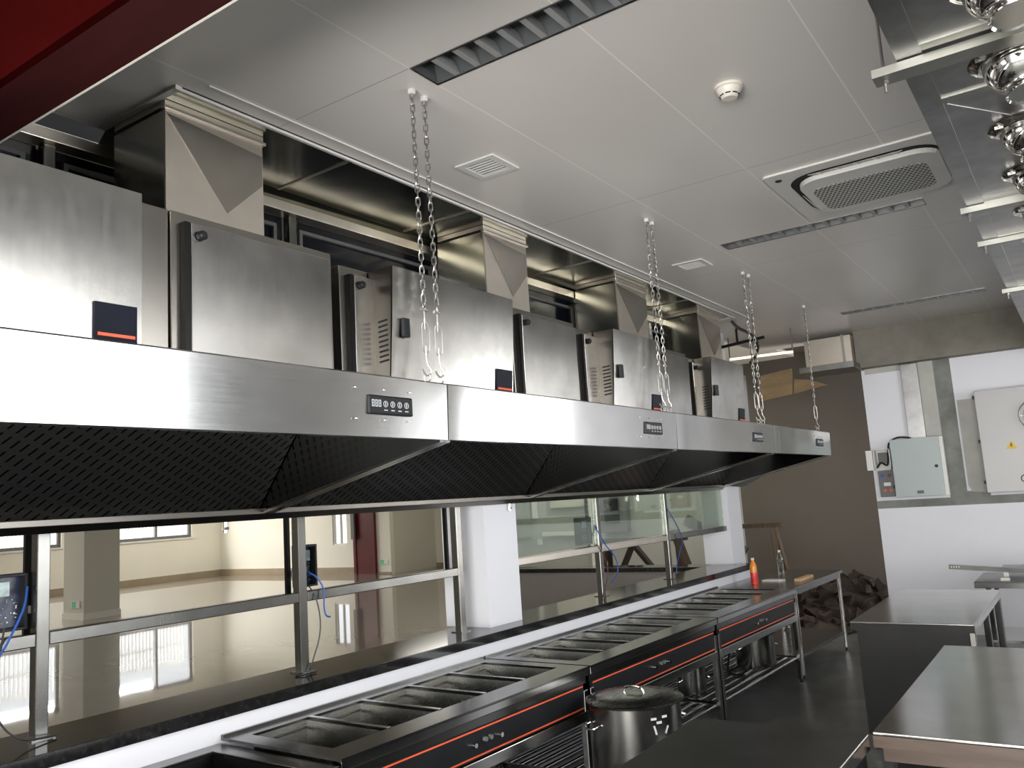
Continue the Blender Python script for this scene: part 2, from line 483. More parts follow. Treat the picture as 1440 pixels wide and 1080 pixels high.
# hall shell
HWX = -24.4
H1 = (13.2, 16.9, 1.33, 3.2); H2 = (9.3, 12.68, 1.33, 3.2); H3 = (4.0, 7.6, 1.33, 3.2); H4 = (-2.0, 2.0, 1.33, 3.2)  # last two windows are unseen, added to bring more daylight into the hall
struct('wall_hall_west', plate(MB(), 'x', HWX-.2, HWX, -8, 18.15, 0, 3.7, [H1, H2, H3, H4]), 'hallwall')
struct('wall_hall_north', plate(MB(), 'y', 18.0, 18.15, HWX-.2, -16.72, 0, 3.7, [(-19.05, -18.45, .85, 2.05), (-18.05, -17.30, 0, 2.45)]), 'hallwall')
struct('wall_hall_return', MB().box(-16.87, -16.72, 18.15, 20.0, 0, 3.7), 'hallcol')
struct('wall_hall_recess', MB().box(-16.87, -9.25, 20.0, 20.15, 0, 3.7), 'hallwall')
struct('wall_hall_side', MB().box(-9.4, -9.25, 13.15, 20.0, 0, 3.7), 'hallcol')
struct('wall_hall_south', MB().box(HWX-.2, -3.5, -8.15, -8, 0, 3.7), 'hallwall')
struct('baseboard_west', MB().box(HWX, HWX+.03, -8, 17.97, 0, .19), 'skirt')
struct('baseboard_north', MB().box(HWX+.03, -18.1, 17.97, 18.0, 0, .19).box(-17.25, -16.72, 17.97, 18.0, 0, .05), 'skirt')
struct('baseboard_recess', MB().box(-16.7, -9.4, 19.97, 20.0, 0, .12), 'skirt')
for i, (h, n) in enumerate(((H1, 3), (H2, 2), (H3, 3), (H4, 3))):
    w = win_frame('window_%d' % (i+3), 'x', HWX-.1, h[0], h[1], h[2], h[3], n, 'greyplastic', .09)
    sill = obj('window_sill', MB().box(HWX-.04, HWX+.04, h[0]-.05, h[1]+.05, h[2]-.05, h[2]), 'aluwhite', w)
w = win_frame('window_7', 'y', 18.08, -19.05, -18.45, .85, 2.05, 2, 'aluwhite', .04)  # made-up opening standing for a patch of light on the wall
d = struct('door_1', MB().box(-18.0, -17.34, 17.93, 17.99, 0, 2.40), 'maroon')
obj('door_frame', MB().box(-18.10, -18.0, 17.9, 18.02, 0, 2.45).box(-17.34, -17.25, 17.9, 18.02, 0, 2.45), 'maroon', d)
obj('door_leaf_edge', MB().box(-18.08, -17.95, 17.80, 17.86, 1.0, 2.4), 'greyplastic', d)
# railings outside the hall windows
for i, (y0, y1) in enumerate(((13.0, 17.2), (9.0, 12.9))):
    rl = MB(); yy = y0
    while yy < y1:
        rl.box(HWX-1.02, HWX-.98, yy, yy+.035, .9, 2.7); yy += .12
    rl.box(HWX-1.03, HWX-.97, y0, y1, 2.66, 2.72); rl.box(HWX-1.03, HWX-.97, y0, y1, 1.2, 1.26); rl.box(HWX-1.03, HWX-.97, y0, y1, 2.1, 2.15)
    solo('railing', rl, 'aluwhite', ['pale vertical-bar railing outside the hall window right of the cream column',
         'pale vertical-bar railing outside the hall window at the left edge'][i], 'railing', 'railings outside the hall windows')
# columns of the hall
for nm, (x0, x1, y0, y1), sg in (('column', (-17.6, -16.83, 9.2, 9.95), True), ):
    c = struct(nm, MB().box(x0, x1, y0, y1, 0, 3.7), 'hallcol')
    obj('column_base', MB().box(x0-.02, x1+.02, y0-.02, y1+.02, 0, .12), 'hallwall', c)
def exit_sign(x, y, z, lab):
    t = thing('exit_sign', lab, 'sign', (x, y, z), group='green floor-level exit signs')
    obj('plate', MB().box(x-.17, x+.17, y-.02, y, z-.07, z+.07), 'aluwhite', t)
    obj('symbol', MB().box(x-.12, x+.02, y-.025, y-.019, z-.055, z+.055), 'green', t)
exit_sign(-17.12, 9.2, .30, 'small green exit sign low on the cream column')
exit_sign(-17.0, 18.0, .33, 'small green exit sign low on the wall beside the maroon door')

# ------------------------------------------------------------------ serving line frame of reference
TH = -math.atan(.0262); OX, OY = -3.275, 2.4
ct, st = math.cos(TH), math.sin(TH)
def W(t, s, z): return Vector((OX + t*ct - s*st, OY + t*st + s*ct, z))
def rthing(name, label, cat, s, group=None, t=0, z=0):
    p = W(t, s, z)
    o = thing(name, label, cat, p, TH, group, local=True)
    OFF[o.name] = Vector((t, s, z)); return o
def rstruct(name, mb, mat):
    o = struct(name, mb, mat); o.location = (OX, OY, 0); o.rotation_euler = (0, 0, TH); return o
rstruct('wall_serving', MB().box(-.32, 0, -5.2, 6.62, 0, .905), 'white')
LEDGE_Z = .96
t = rthing('stone_ledge', 'long black polished granite ledge on the white half wall', 'ledge', -5.2)
obj('slab', MB().box(-.40, .03, -5.2, 6.50, .905, LEDGE_Z), 'stone', t, bevel=.003)
# white pillars on the ledge
rstruct('column', MB().box(-.50, -.13, 2.11, 2.47, LEDGE_Z, 3.7), 'pillar')
rstruct('column', MB().box(-.48, -.165, 6.40, 6.76, LEDGE_Z, 3.7).box(-.48, -.165, 6.625, 6.76, 0, LEDGE_Z), 'pillar')
# low wall with stone cap, crossing behind the line
struct('wall_low', MB().box(-6.8, -3.52, 8.92, 9.12, 0, .88), 'lowwall')
t = thing('stone_ledge', 'narrow black stone cap on the low wall behind the steel posts', 'ledge', (-5.2, 9.02, .88))
obj('slab', MB().box(-6.85, -3.50, 8.86, 9.18, .88, .93), 'stone', t, bevel=.003)

# window wall above the ledge: posts, rail, dark glazing
XP = -.225                       # posts, local t
posts = [(-.66, 'leftmost'), (.645, 'second'), (1.93, 'third'), (3.72, 'fourth'), (4.98, 'fifth')]
plabel = ['polished steel post standing on the black ledge at the left edge',
          'polished steel post on the ledge left of the maroon door',
          'polished steel post standing against the nearer white pillar',
          'polished steel post on the ledge just right of the nearer white pillar',
          'polished steel post on the ledge nearest the far white pillar']
for (s, _), lab in zip(posts, plabel):
    t = rthing('steel_post', lab, 'post', s, 'steel posts on the ledge', XP, LEDGE_Z)
    obj('tube', MB().box(XP-.026, XP+.026, s-.026, s+.026, LEDGE_Z, 3.40), 'frame', t, bevel=.004)
    obj('foot_plate', MB().box(XP-.045, XP+.045, s-.045, s+.045, LEDGE_Z, LEDGE_Z+.006), 'frame', t)
    if s > 4.9: continue
    obj('rear_upright', MB().box(XP-.085, XP-.065, s-.030, s-.005, 1.36, 3.40), 'darkside', t)
    obj('bracket', MB().box(XP-.085, XP-.02, s-.030, s-.005, 1.335, 1.36), 'frame', t)
for (a, b, lab, m) in ((-3.0, -.686, 'square steel rail left of the leftmost post', 'frame'),
                       (-.634, .619, 'square steel rail between the first two posts', 'frame'),
                       (.671, 1.904, 'square steel rail running into the nearer pillar', 'frame'),
                       (2.475, 3.694, 'pale square rail right of the nearer pillar', 'ductface'),  # two paler rails: their bright reflection is put into the steel colour
                       (3.746, 4.954, 'pale square rail between the fourth and fifth posts', 'ductface'),
                       (5.006, 6.395, 'square rail running into the far pillar', 'frame')):
    t = rthing('rail', lab, 'rail', (a+b)/2, 'rails between the posts', XP, 1.31)
    obj('tube', MB().box(XP-.026, XP+.026, a, b, 1.312, 1.364), m, t, bevel=.004)
# lintel strip, dark glazing with inner frames above the hood
t = rthing('lintel_bar', 'long dull steel bar along the top of the dark windows', 'bar', 2, None, XP, 3.395)
obj('bar', MB().box(XP-.03, XP+.06, -4.5, 6.0, 3.40, 3.455), 'ductface', t, bevel=.003)
gl = [(-4.5, -.69), (-.63, .615), (.675, 1.9), (2.475, 3.69), (3.75, 4.95), (5.01, 6.39)]
glab = ['dark window pane at the far left above the filter boxes', 'dark window pane left of the widest duct drop',
        'dark window pane right of the widest duct drop', 'dark window pane between the second and third duct drops',
        'dark window pane between the third and fourth duct drops', 'dark window pane behind the last duct drop']
for (a, b), lab in zip(gl, glab):
    t = rthing('dark_window', lab, 'window', (a+b)/2, 'dark windows above the hoods', XP-.04, 2.3)
    obj('pane', MB().box(XP-.05, XP-.035, a, b, 2.3, 3.40), 'blackgloss', t)
    n = max(1, round((b-a)/1.25)); fm = MB()
    for k in range(n):
        u0 = a+(b-a)*k/n+.05; u1 = a+(b-a)*(k+1)/n-.05
        for (p, q, r, v) in ((u0, u1, 3.33, 3.35), (u0, u0+.02, 2.32, 3.33), (u1-.02, u1, 2.32, 3.33)):
            fm.box(XP-.035, XP-.015, p, q, r, v)
    obj('inner_frame', fm, 'greyplastic', t)
for (a, b), lab in zip([(2.475, 3.69), (3.75, 4.95), (5.01, 6.39)],
                       ['greenish glass pane above the pale rail right of the nearer pillar', 'greenish glass pane between the fourth and fifth posts', 'greenish glass pane next to the far pillar']):
    t = rthing('glass_pane', lab, 'glass', (a+b)/2, 'greenish glass panes above the rail', XP, 1.37)
    obj('pane', MB().box(XP-.004, XP+.004, a, b, 1.37, 2.3), 'glass', t)
# wall closing the space above the ceiling line and behind the trunk
struct('wall_upper', MB().box(-3.60, -3.56, -8, 8.3, 3.46, 3.8), 'void')

# ------------------------------------------------------------------ overhead trunk, duct drops, ceiling trim
t = thing('ceiling_duct', 'long polished steel duct trunk in the ceiling slot', 'duct', (-3.1, 5.1, 3.5))
obj('bottom_sheet', MB().box(-3.40, -2.835, 1.94, 8.34, 3.50, 3.52), 'mirror', t)
obj('side_sheet', MB().quad((-3.40, 1.94, 3.50), (-3.40, 8.34, 3.50), (-3.455, 8.34, 3.455), (-3.455, 1.94, 3.455)), 'mirror', t)
for y in (2.9, 3.9, 5.4, 7.2):
    obj('joint_strip', MB().box(-3.395, -2.84, y-.008, y+.008, 3.494, 3.50), 'ductface', t)
mb = MB()
mb.box(-2.865, -2.835, 1.91, 8.37, 3.496, 3.506); mb.box(-2.845, -2.835, 1.91, 8.37, 3.488, 3.496)
mb.box(-3.40, -2.865, 1.91, 1.94, 3.496, 3.506); mb.box(-3.40, -2.865, 8.34, 8.37, 3.496, 3.506)
struct('trim_1', mb, 'aluwhite')
struct('trim_2', MB().box(-2.748, -2.740, 2.0, 8.6, 3.500, 3.506), 'aluwhite')
for (y0, y1, lab) in ((1.945, 2.44, 'widest steel duct drop, nearest, above the leftmost filter boxes'), (4.16, 4.64, 'second steel duct drop along the hood line'),
                      (5.95, 6.50, 'third steel duct drop along the hood line'), (7.67, 8.23, 'farthest steel duct drop beside the black cable')):
    t = thing('duct_drop', lab, 'duct', (-3.15, (y0+y1)/2, 2.74), group='duct drops to the filter boxes')
    x1, x0 = -2.96, -3.33
    obj('front_sheet', MB().box(x1-.01, x1, y0, y1, 2.74, 3.455), 'ductface', t)
    obj('side_sheet', MB().box(x0, x1-.01, y0, y0+.008, 2.74, 3.455), 'mirror', t)
    obj('side_sheet', MB().box(x0, x1-.01, y1-.008, y1, 2.74, 3.455), 'mirror', t)
    obj('back_sheet', MB().box(x0-.008, x0, y0, y1, 2.74, 3.455), 'mirror', t)
    obj('collar', MB().box(x1-.012, x1+.014, y0-.012, y1+.012, 3.455, 3.470).box(x0, x1+.004, y0-.004, y1+.004, 3.470, 3.499), 'ductface', t, bevel=.002)
    # pressed cross folds
    fb = MB(); ym = (y0+y1)/2
    fb.slab([(x1, y0+.005, 3.44), (x1, y0+(y1-y0)*.60, 3.08), (x1, y1-.005, 3.26), (x1, y1-.005, 3.40)], (.003, 0, 0))
    obj('cross_fold', fb, 'boxside', t)

# ------------------------------------------------------------------ range hoods
HX = -2.134; ZT = 2.253; ZB = 2.022
seams = [.28, 2.675, 4.98, 6.967, 8.78]
def digits(mb, y, z, h, n, x):
    w = h*.5; th = h*.13
    for k in range(n):
        a = y+k*h*.68
        mb.box(x, x+.001, a, a+w, z+h-th, z+h); mb.box(x, x+.001, a, a+w, z+h/2-th/2, z+h/2+th/2); mb.box(x, x+.001, a, a+w, z, z+th)
        mb.box(x, x+.001, a, a+th, z+th, z+h-th); mb.box(x, x+.001, a+w-th, a+w, z+th, z+h-th)
disp = [(2.205, 2.443), (4.50, 4.735), (6.42, 6.64), (8.24, 8.46)]
hl = ['nearest stainless range hood, its front filling the left of the view',
      'second stainless range hood, bright left half, behind the first pair of chains',
      'third stainless range hood along the line',
      'farthest stainless range hood, hung by the single chain']
for i in range(4):
    y0, y1 = seams[i]+.002, seams[i+1]-.002
    t = thing('range_hood', hl[i], 'hood', (-2.7, (y0+y1)/2, 1.74), group='range hoods in one line')
    # bowed front panel
    n = 28; g = MB(); L = y1-y0; vs = []
    for k in range(n+1):
        u = k/n; y = y0+L*u
        bow = .010*(1-(2*u-1)**2) + .0035*math.exp(-((u-.03)/.03)**2) + .003*math.exp(-((u-.985)/.02)**2) + .0015*math.sin(u*17+i)
        vs.append([g.bm.verts.new(p) for p in ((HX+bow*.8-.009, y, ZB), (HX+bow, y, ZT-.006), (HX+bow-.006, y, ZT), (HX-.05, y, ZT), (HX-.05, y, ZT-.004), (HX-.014, y, ZT-.010), (HX-.02, y, ZB+.004), (HX-.05, y, ZB+.004), (HX-.05, y, ZB))])
    m = len(vs[0])
    for k in range(n):
        for j in range(m):
            g.bm.faces.new((vs[k][j], vs[k][(j+1) % m], vs[k+1][(j+1) % m], vs[k+1][j]))
    g.bm.faces.new(vs[0]); g.bm.faces.new(vs[-1][::-1])
    obj('front_panel', g, 'hood', t, smooth=True)
    obj('top_panel', MB().box(-2.95, HX-.05, y0, y1, ZT-.004, ZT), 'box', t)
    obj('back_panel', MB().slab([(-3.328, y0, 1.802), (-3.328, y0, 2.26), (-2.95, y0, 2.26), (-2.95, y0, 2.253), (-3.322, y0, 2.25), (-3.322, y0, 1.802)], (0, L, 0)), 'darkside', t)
    obj('filter_baffle', MB().slab([(-3.312, y0+.012, 1.802), (-2.945, y0+.012, 2.244), (-2.950, y0+.012, 2.248), (-3.317, y0+.012, 1.806)], (0, L-.024, 0)), 'perf', t, label='dark slotted filter sheet')
    obj('gutter', MB().slab([(-3.326, y0, 1.748), (-3.310, y0, 1.748), (-3.270, y0, 1.776), (-3.270, y0, 1.801), (-3.326, y0, 1.801)], (0, L, 0)), 'ctrlside', t, bevel=.002)
    for ys in (y0, y1-.006):
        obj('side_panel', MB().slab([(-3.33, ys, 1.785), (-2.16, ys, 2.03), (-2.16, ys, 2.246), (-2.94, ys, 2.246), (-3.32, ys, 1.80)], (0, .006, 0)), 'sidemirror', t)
    for (a, b) in ((y0, y0+.03), (y1-.03, y1)):
        obj('edge_strip', MB().slab([(-3.30, a, 1.768), (-2.16, a, 2.014), (-2.16, a, 2.024), (-3.30, a, 1.778)], (0, b-a, 0)), 'counter', t)
    # control display
    a, b = disp[i]; zc = 2.139
    cp = obj('control_panel', MB().box(HX-.004, HX+.013, a, b, zc-.036, zc+.036), 'black', t, bevel=.006)
    dg = MB(); digits(dg, a+.012, zc-.008, .026, 3, HX+.0135)
    obj('digits', dg, 'ledtext', cp)
    for k in range(4):
        ic = MB(); c0 = a+.085+k*(b-a-.10)/3.6
        ic.tube([(HX+.0135, c0+.011*math.cos(q*PI/6), zc+.004+.011*math.sin(q*PI/6)) for q in range(12)], .0014, 4, True)
        ic.box(HX+.0130, HX+.0142, c0-.002, c0+.002, zc-.003, zc+.012)
        ic.box(HX+.0130, HX+.0142, c0-.009, c0+.009, zc-.021, zc-.017)
        obj('button', ic, 'ledtext', cp)
    for yy in (a-.065, a+.083, b-.008):
        for zz in (2.196, 2.084):
            obj('screw', MB().lathe([(0, .004), (.003, .0035), (.005, .0)], (HX+.009, yy, zz), 10, Matrix.Rotation(PI/2, 3, 'Y')), 'chrome', t, smooth=True)
    if i < 3:
        obj('drain_tap', MB().cyl((-3.33, y1-.19, 1.70), .011, .05, 12).cyl((-3.33, y1-.19, 1.712), .016, .014, 8), 'chrome', t, smooth=True)
# loose offcut sheet hanging under the far hood corner
solo('sheet_offcut', MB().slab([(-3.30, 8.83, 1.79), (-2.80, 8.83, 1.90), (-3.10, 8.86, 1.76)], (0, .01, 0)), 'galvlight', 'pale torn sheet scrap under the far corner of the hoods', 'scrap')

# ------------------------------------------------------------------ filter modules and control boxes on the hoods
BT = 2.728
def knob(t, x, y, z):
    obj('door_knob', MB().lathe([(.0, .030), (.010, .030), (.013, .024), (.016, .024), (.017, .008), (.010, .006), (.010, 0)], (x, y, z), 8, Matrix.Rotation(PI/2, 3, 'Y')), 'black', t, smooth=False)
mods = [(.30, 1.500, -2.272, False, 'filter module behind the leftmost control box'),
        (1.506, 2.180, -2.268, True, 'broad stained filter module left of the black gap'),
        (2.300, 3.400, -2.350, True, 'filter module behind the control box beside the first chains'),
        (3.425, 4.050, -2.300, True, 'filter module below the second duct drop'),
        (4.150, 5.020, -2.350, True, 'filter module behind the control box near the middle chains'),
        (5.050, 5.640, -2.300, True, 'narrow filter module half hidden by the middle chains'),
        (5.760, 7.000, -2.350, True, 'last filter module at the far end of the hoods')]
for (a, b, x, door, lab) in mods:
    t = thing('filter_module', 'stainless '+lab, 'cabinet', (x-.4, (a+b)/2, ZT), group='filter modules on top of the hoods')
    zz = BT
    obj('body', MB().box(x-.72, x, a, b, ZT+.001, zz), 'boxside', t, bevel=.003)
    if door:
        da = a+.055; db = b-.03
        d = obj('door', MB().hexa([(x+.002, da, ZT+.004), (x+.022, da, ZT+.004), (x+.022, db, ZT+.004), (x+.002, db, ZT+.004), (x+.002, da, zz-.035), (x+.030, da, zz-.035), (x+.030, db, zz-.035), (x+.002, db, zz-.035)]), 'box', t, bevel=.003)
        obj('door_edge', MB().box(x+.001, x+.026, da-.022, da-.002, ZT+.004, zz-.035), 'darkside', d)
        knob(d, x+.024, da+.03, zz-.075)
    for yy in (a+.02, b-.04):
        obj('screw', MB().lathe([(0, .006), (.004, .005), (.006, 0)], (x+.002, yy, ZT+.006), 8), 'chrome', t)
# dark gaps between modules: black blocks standing in for their shade
for (a, b, lab) in ((2.19, 2.29, 'black block standing for the shade in the gap right of the broad filter module'), (4.06, 4.14, 'black block standing for the shade in the gap left of the middle control box'), (5.65, 5.75, 'black block standing for the shade in the gap left of the last control box')):
    solo('gap_shade', MB().box(-2.95, -2.44, a, b, ZT+.001, BT-.05), 'void', lab, 'gap shade')
boxes = [(.40, 1.375, 'leftmost stainless control box with a large black display'),
         (2.462, 3.318, 'stainless control box right beside the first pair of chains'),
         (4.36, 5.015, 'stainless control box just left of the middle chains'),
         (5.90, 6.60, 'farthest stainless control box on the hoods')]
for (a, b, lab) in boxes:
    x = -2.212; ln = .003 if a < 1 else .034; xb = -2.346 if a > 2 else -2.27
    t = thing('control_box', lab, 'control box', (x-.05, (a+b)/2, ZT), group='control boxes on the filter modules')
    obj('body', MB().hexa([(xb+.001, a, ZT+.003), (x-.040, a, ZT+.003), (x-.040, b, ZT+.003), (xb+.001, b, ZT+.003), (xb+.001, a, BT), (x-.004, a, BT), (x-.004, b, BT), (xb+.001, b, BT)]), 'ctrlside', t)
    g = MB(); n = 14; rows_ = []
    for k in range(n+1):
        u = k/n; y = a+(b-a)*u; bow = .004*(1-(2*u-1)**2)
        rows_.append([g.bm.verts.new(p) for p in ((x-ln+bow, y, ZT+.004), (x-ln*.42+bow*1.3, y, (ZT+BT)/2), (x+bow, y, BT))])
    for k in range(n):
        for j in range(2):
            g.bm.faces.new((rows_[k][j], rows_[k+1][j], rows_[k+1][j+1], rows_[k][j+1]))
    fp = obj('front_panel', g, 'box', t, smooth=True)
    # louvre slots on the side facing the camera
    if xb < -2.3:
        for k in range(9):
            z = 2.34+k*.0205
            obj('louvre_slot', MB().slab([(xb+.045, a-.0015, z), (xb+.095, a-.0015, z+.004), (xb+.095, a-.0015, z+.012), (xb+.045, a-.0015, z+.008)], (0, .001, 0)), 'void', t)
        obj('fold_line', MB().box(xb+.005, xb+.007, a-.001, a, ZT+.01, BT-.01), 'void', t)
    obj('latch_handle', MB().box(x-.012, x+.008, a+.045, a+.085, 2.44, 2.52), 'black', t, bevel=.006)
    o1 = -ln+.010; o2 = -ln*.72+.010
    dp = obj('display_panel', MB().hexa([(x+o1-.02, b-.145, 2.266), (x+o1, b-.145, 2.266), (x+o1, b-.02, 2.266), (x+o1-.02, b-.02, 2.266), (x+o2-.02, b-.145, 2.377), (x+o2, b-.145, 2.377), (x+o2, b-.02, 2.377), (x+o2-.02, b-.02, 2.377)]), 'displayblack', t)
    obj('red_line', MB().box(x+o1-.004, x+o1+.004, b-.137, b-.028, 2.281, 2.290), 'red', dp)

# ------------------------------------------------------------------ suspension chains
def chain(x, y, lab):
    t = thing('suspension_chain', lab, 'chain', (x, y, ZT), group='chains holding the hoods')
    jx, jy = random.uniform(-.006, .006), random.uniform(-.01, .01)
    obj('ceiling_anchor', MB().box(x+jx-.012, x+jx+.012, y+jy-.012, y+jy+.012, CZ-.022, CZ), 'aluwhite', t, bevel=.003)
    ztop = CZ-.012; zbot = 2.555
    n = 32; p = (ztop-zbot)/n
    c = MB()
    for k in range(n):
        zc = ztop-p*(k+.5); f = (k+.5)/n; cx = x+jx*(1-f); cy = y+jy*(1-f)
        hh = p*.5+.0045; ww = .0085; ang = (k % 2)*PI/2 + .5 + random.uniform(-.25, .25)
        pts = []
        for q in range(14):
            a = 2*PI*q/14
            u = ww*math.cos(a); v = (hh-ww)*(1 if math.sin(a) > 0 else -1)*(abs(math.sin(a)) > .01)+ww*math.sin(a)
            pts.append((cx+u*math.cos(ang), cy+u*math.sin(ang), zc+v))
        c.tube(pts, .0029, 5, True)
    obj('links', c, 'zinc', t, smooth=True)
    # shackle
    s = MB(); s.tube([(x, y+.010*math.cos(a), 2.552+.014*math.sin(a)) for a in [PI*q/8 for q in range(9)]], .0028, 6)
    s.tube([(x, y-.018, 2.552), (x, y+.022, 2.552)], .0045, 8); s.tube([(x, y-.012, 2.552), (x, y-.019, 2.552)], .007, 6)
    obj('shackle', s, 'zinc', t, smooth=True)
    # turnbuckle body
    b = MB(); top, bot = 2.500, 2.372
    for sgn in (-1, 1):
        ux, uy = .77*sgn*.0145, .64*sgn*.0145
        b.tube(catmull([(x, y, top+.006), (x+ux*.9, y+uy*.9, top-.012), (x+ux, y+uy, (top+bot)/2), (x+ux*.9, y+uy*.9, bot+.012), (x, y, bot-.006)], 6), .0028, 6)
    b.cyl((x, y, top), .0055, .012, 8).cyl((x, y, bot-.012), .0055, .012, 8)
    obj('turnbuckle', b, 'zinc', t, smooth=True)
    obj('threaded_rod', MB().tube([(x, y, 2.545), (x, y, top-.03)], .0026, 6), 'zinc', t, smooth=True)
    obj('threaded_rod', MB().tube([(x, y, bot+.03), (x, y, 2.345)], .0026, 6), 'zinc', t, smooth=True)
    obj('hook', MB().tube(catmull([(x, y, 2.35), (x+.003, y+.003, 2.325), (x+.012, y+.010, 2.305), (x+.011, y+.010, 2.288), (x, y, 2.281), (x-.009, y-.008, 2.292), (x-.014, y-.011, 2.306)], 6), .0042, 7), 'zinc', t, smooth=True)
    obj('eye_ring', MB().tube([(x+.010*math.cos(2*PI*q/14), y+.0083*math.cos(2*PI*q/14), 2.2695+.0155*math.sin(2*PI*q/14)) for q in range(14)], .0028, 6, True), 'zinc', t, smooth=True)
CX = -2.152
for y, lab in ((2.575, 'left one of the nearest pair of suspension chains'), (2.657, 'right one of the nearest pair of suspension chains'),
               (4.835, 'left one of the middle pair of suspension chains'), (4.925, 'right one of the middle pair of suspension chains'),
               (6.66, 'left one of the third pair of suspension chains'), (6.77, 'right one of the third pair of suspension chains'),
               (8.42, 'single farthest suspension chain at the end of the hoods')):
    chain(CX, y, 'zinc '+lab)

# ------------------------------------------------------------------ ceiling fittings
def louvre_light(b, lab):
    x0, x1, y0, y1 = b
    t = thing('ceiling_light', lab, 'light', ((x0+x1)/2, (y0+y1)/2, CZ), group='recessed louvre lights')
    r = MB(); w = .006
    r.box(x0-w, x1+w, y0-w, y0, CZ-.004, CZ); r.box(x0-w, x1+w, y1, y1+w, CZ-.004, CZ)
    r.box(x0-w, x0, y0, y1, CZ-.004, CZ); r.box(x1, x1+w, y0, y1, CZ-.004, CZ)
    obj('rim', r, 'lightrim', t)
    r = MB(); r.quad((x0, y0, CZ), (x1, y0, CZ), (x1, y0+.02, CZ+.08), (x0, y0+.02, CZ+.08))
    r.quad((x0, y1, CZ), (x1, y1, CZ), (x1, y1-.02, CZ+.08), (x0, y1-.02, CZ+.08))
    r.quad((x0, y0+.02, CZ+.08), (x1, y0+.02, CZ+.08), (x1, y1-.02, CZ+.08), (x0, y1-.02, CZ+.08))
    r.quad((x0, y0, CZ), (x0, y1, CZ), (x0+.001, y1, CZ+.08), (x0+.001, y0, CZ+.08)); r.quad((x1, y0, CZ), (x1, y1, CZ), (x1-.001, y1, CZ+.08), (x1-.001, y0, CZ+.08))
    obj('reflector', r, 'fixbox', t)
    n = 13
    for k in range(1, n):
        x = x0+(x1-x0)*k/n
        f = MB(); f.hexa([(x-.014, y0+.002, CZ+.001), (x+.014, y0+.002, CZ+.001), (x+.014, y1-.002, CZ+.001), (x-.014, y1-.002, CZ+.001), (x-.003, y0+.018, CZ+.05), (x+.003, y0+.018, CZ+.05), (x+.003, y1-.018, CZ+.05), (x-.003, y1-.018, CZ+.05)])
        obj('fin', f, 'louvre', t)
louvre_light(L1, 'nearest unlit recessed louvre light, cut by the top of the picture')
louvre_light(L2, 'unlit recessed louvre light beside the air conditioner')
louvre_light(L3, 'farthest unlit recessed louvre light near the end wall beam')

def vent(cx, cy, lab):
    t = thing('ceiling_vent', lab, 'vent', (cx, cy, CZ), group='square slatted ceiling vents')
    h = .122; q = .082
    r = MB(); plate(r, 'z', CZ-.010, CZ-.001, cx-h, cx+h, cy-h, cy+h, [(cx-q, cx+q, cy-q, cy+q)])
    obj('frame', r, 'aluwhite', t, bevel=.003)
    obj('backing', MB().box(cx-q, cx+q, cy-q, cy+q, CZ-.003, CZ-.001), 'void', t)
    for k in range(6):
        y = cy-q+.014+k*.027
        obj('slat', MB().box(cx-q, cx+q, y, y+.011, CZ-.009, CZ-.004), 'aluwhite', t)
vent(-2.405, 3.45, 'square white slatted ceiling vent right of the nearest chains')
vent(-2.365, 6.11, 'square white slatted ceiling vent right of the middle chains')

x, y = -1.10, 3.475
t = thing('smoke_detector', 'small cream round smoke detector on the ceiling', 'detector', (x, y, CZ))
obj('mount', MB().lathe([(.0, 0), (.062, 0), (.062, -.012), (.056, -.014), (0, -.014)], (x, y, CZ), 32), 'offwhite', t, smooth=True)
hd = obj('head', MB().lathe([(.0, -.014), (.055, -.014), (.053, -.026), (.042, -.040), (.034, -.052), (.030, -.056), (0, -.057)], (x, y, CZ), 32), 'offwhite', t, smooth=True)
for k in range(8):
    a = k*PI/4+.2
    pts = [(x+.0405*math.cos(a+d), y+.0405*math.sin(a+d), CZ-.043) for d in (-.28, -.14, 0, .14, .28)]
    obj('smoke_slot', MB().tube(pts, .0028, 6), 'void', hd)

# ceiling air conditioner
def rrect(cx, cy, hx, hy, r, z, n=7):
    P = []
    for (sx, sy, a0) in ((1, 1, 0), (-1, 1, PI/2), (-1, -1, PI), (1, -1, 1.5*PI)):
        for k in range(n+1):
            a = a0+PI/2*k/n
            P.append((cx+sx*(hx-r)+r*math.cos(a), cy+sy*(hy-r)+r*math.sin(a), z))
    return P
ax0, ax1, ay0, ay1 = -1.345, -.38, 4.66, 5.63; az = 3.492; acx, acy = (ax0+ax1)/2, (ay0+ay1)/2
t = thing('air_conditioner', 'pale square ceiling cassette air conditioner with an oval mesh grille', 'air conditioner', (acx, acy, CZ))
obj('frame', MB().slab(rrect(acx, acy, (ax1-ax0)/2, (ay1-ay0)/2, .03, az), (0, 0, CZ-az)), 'acgrey', t, bevel=.006)
obj('air_slot', MB().slab(rrect(acx+.02, acy, .405, .385, .17, az-.001), (0, 0, .002)), 'void', t)
pn = obj('center_panel', MB().slab(rrect(acx+.035, acy+.02, .375, .355, .14, az-.030), (0, 0, .029)), 'acgrey', t, bevel=.004)
obj('grille', MB().slab(rrect(acx+.02, acy+.055, .31, .235, .08, az-.0325), (0, 0, .0025)), 'grille', pn, label='honeycomb mesh grille')
obj('sensor', MB().lathe([(0, -.004), (.018, -.004), (.020, 0)], (ax0+.07, ay0+.10, az), 20), 'black', t)
obj('vane', MB().slab([(acx-.25, ay0+.105, az-.010), (acx+.25, ay0+.105, az-.010), (acx+.21, ay0+.165, az-.002), (acx-.21, ay0+.165, az-.002)], (0, 0, .003)), 'galvlight', t)
for k in range(5):
    xx = acx-.2+k*.1
    obj('vane_rib', MB().bar((xx, ay0+.105, az-.012), (xx+.03, ay0+.16, az-.006), .004), 'acgrey', t)
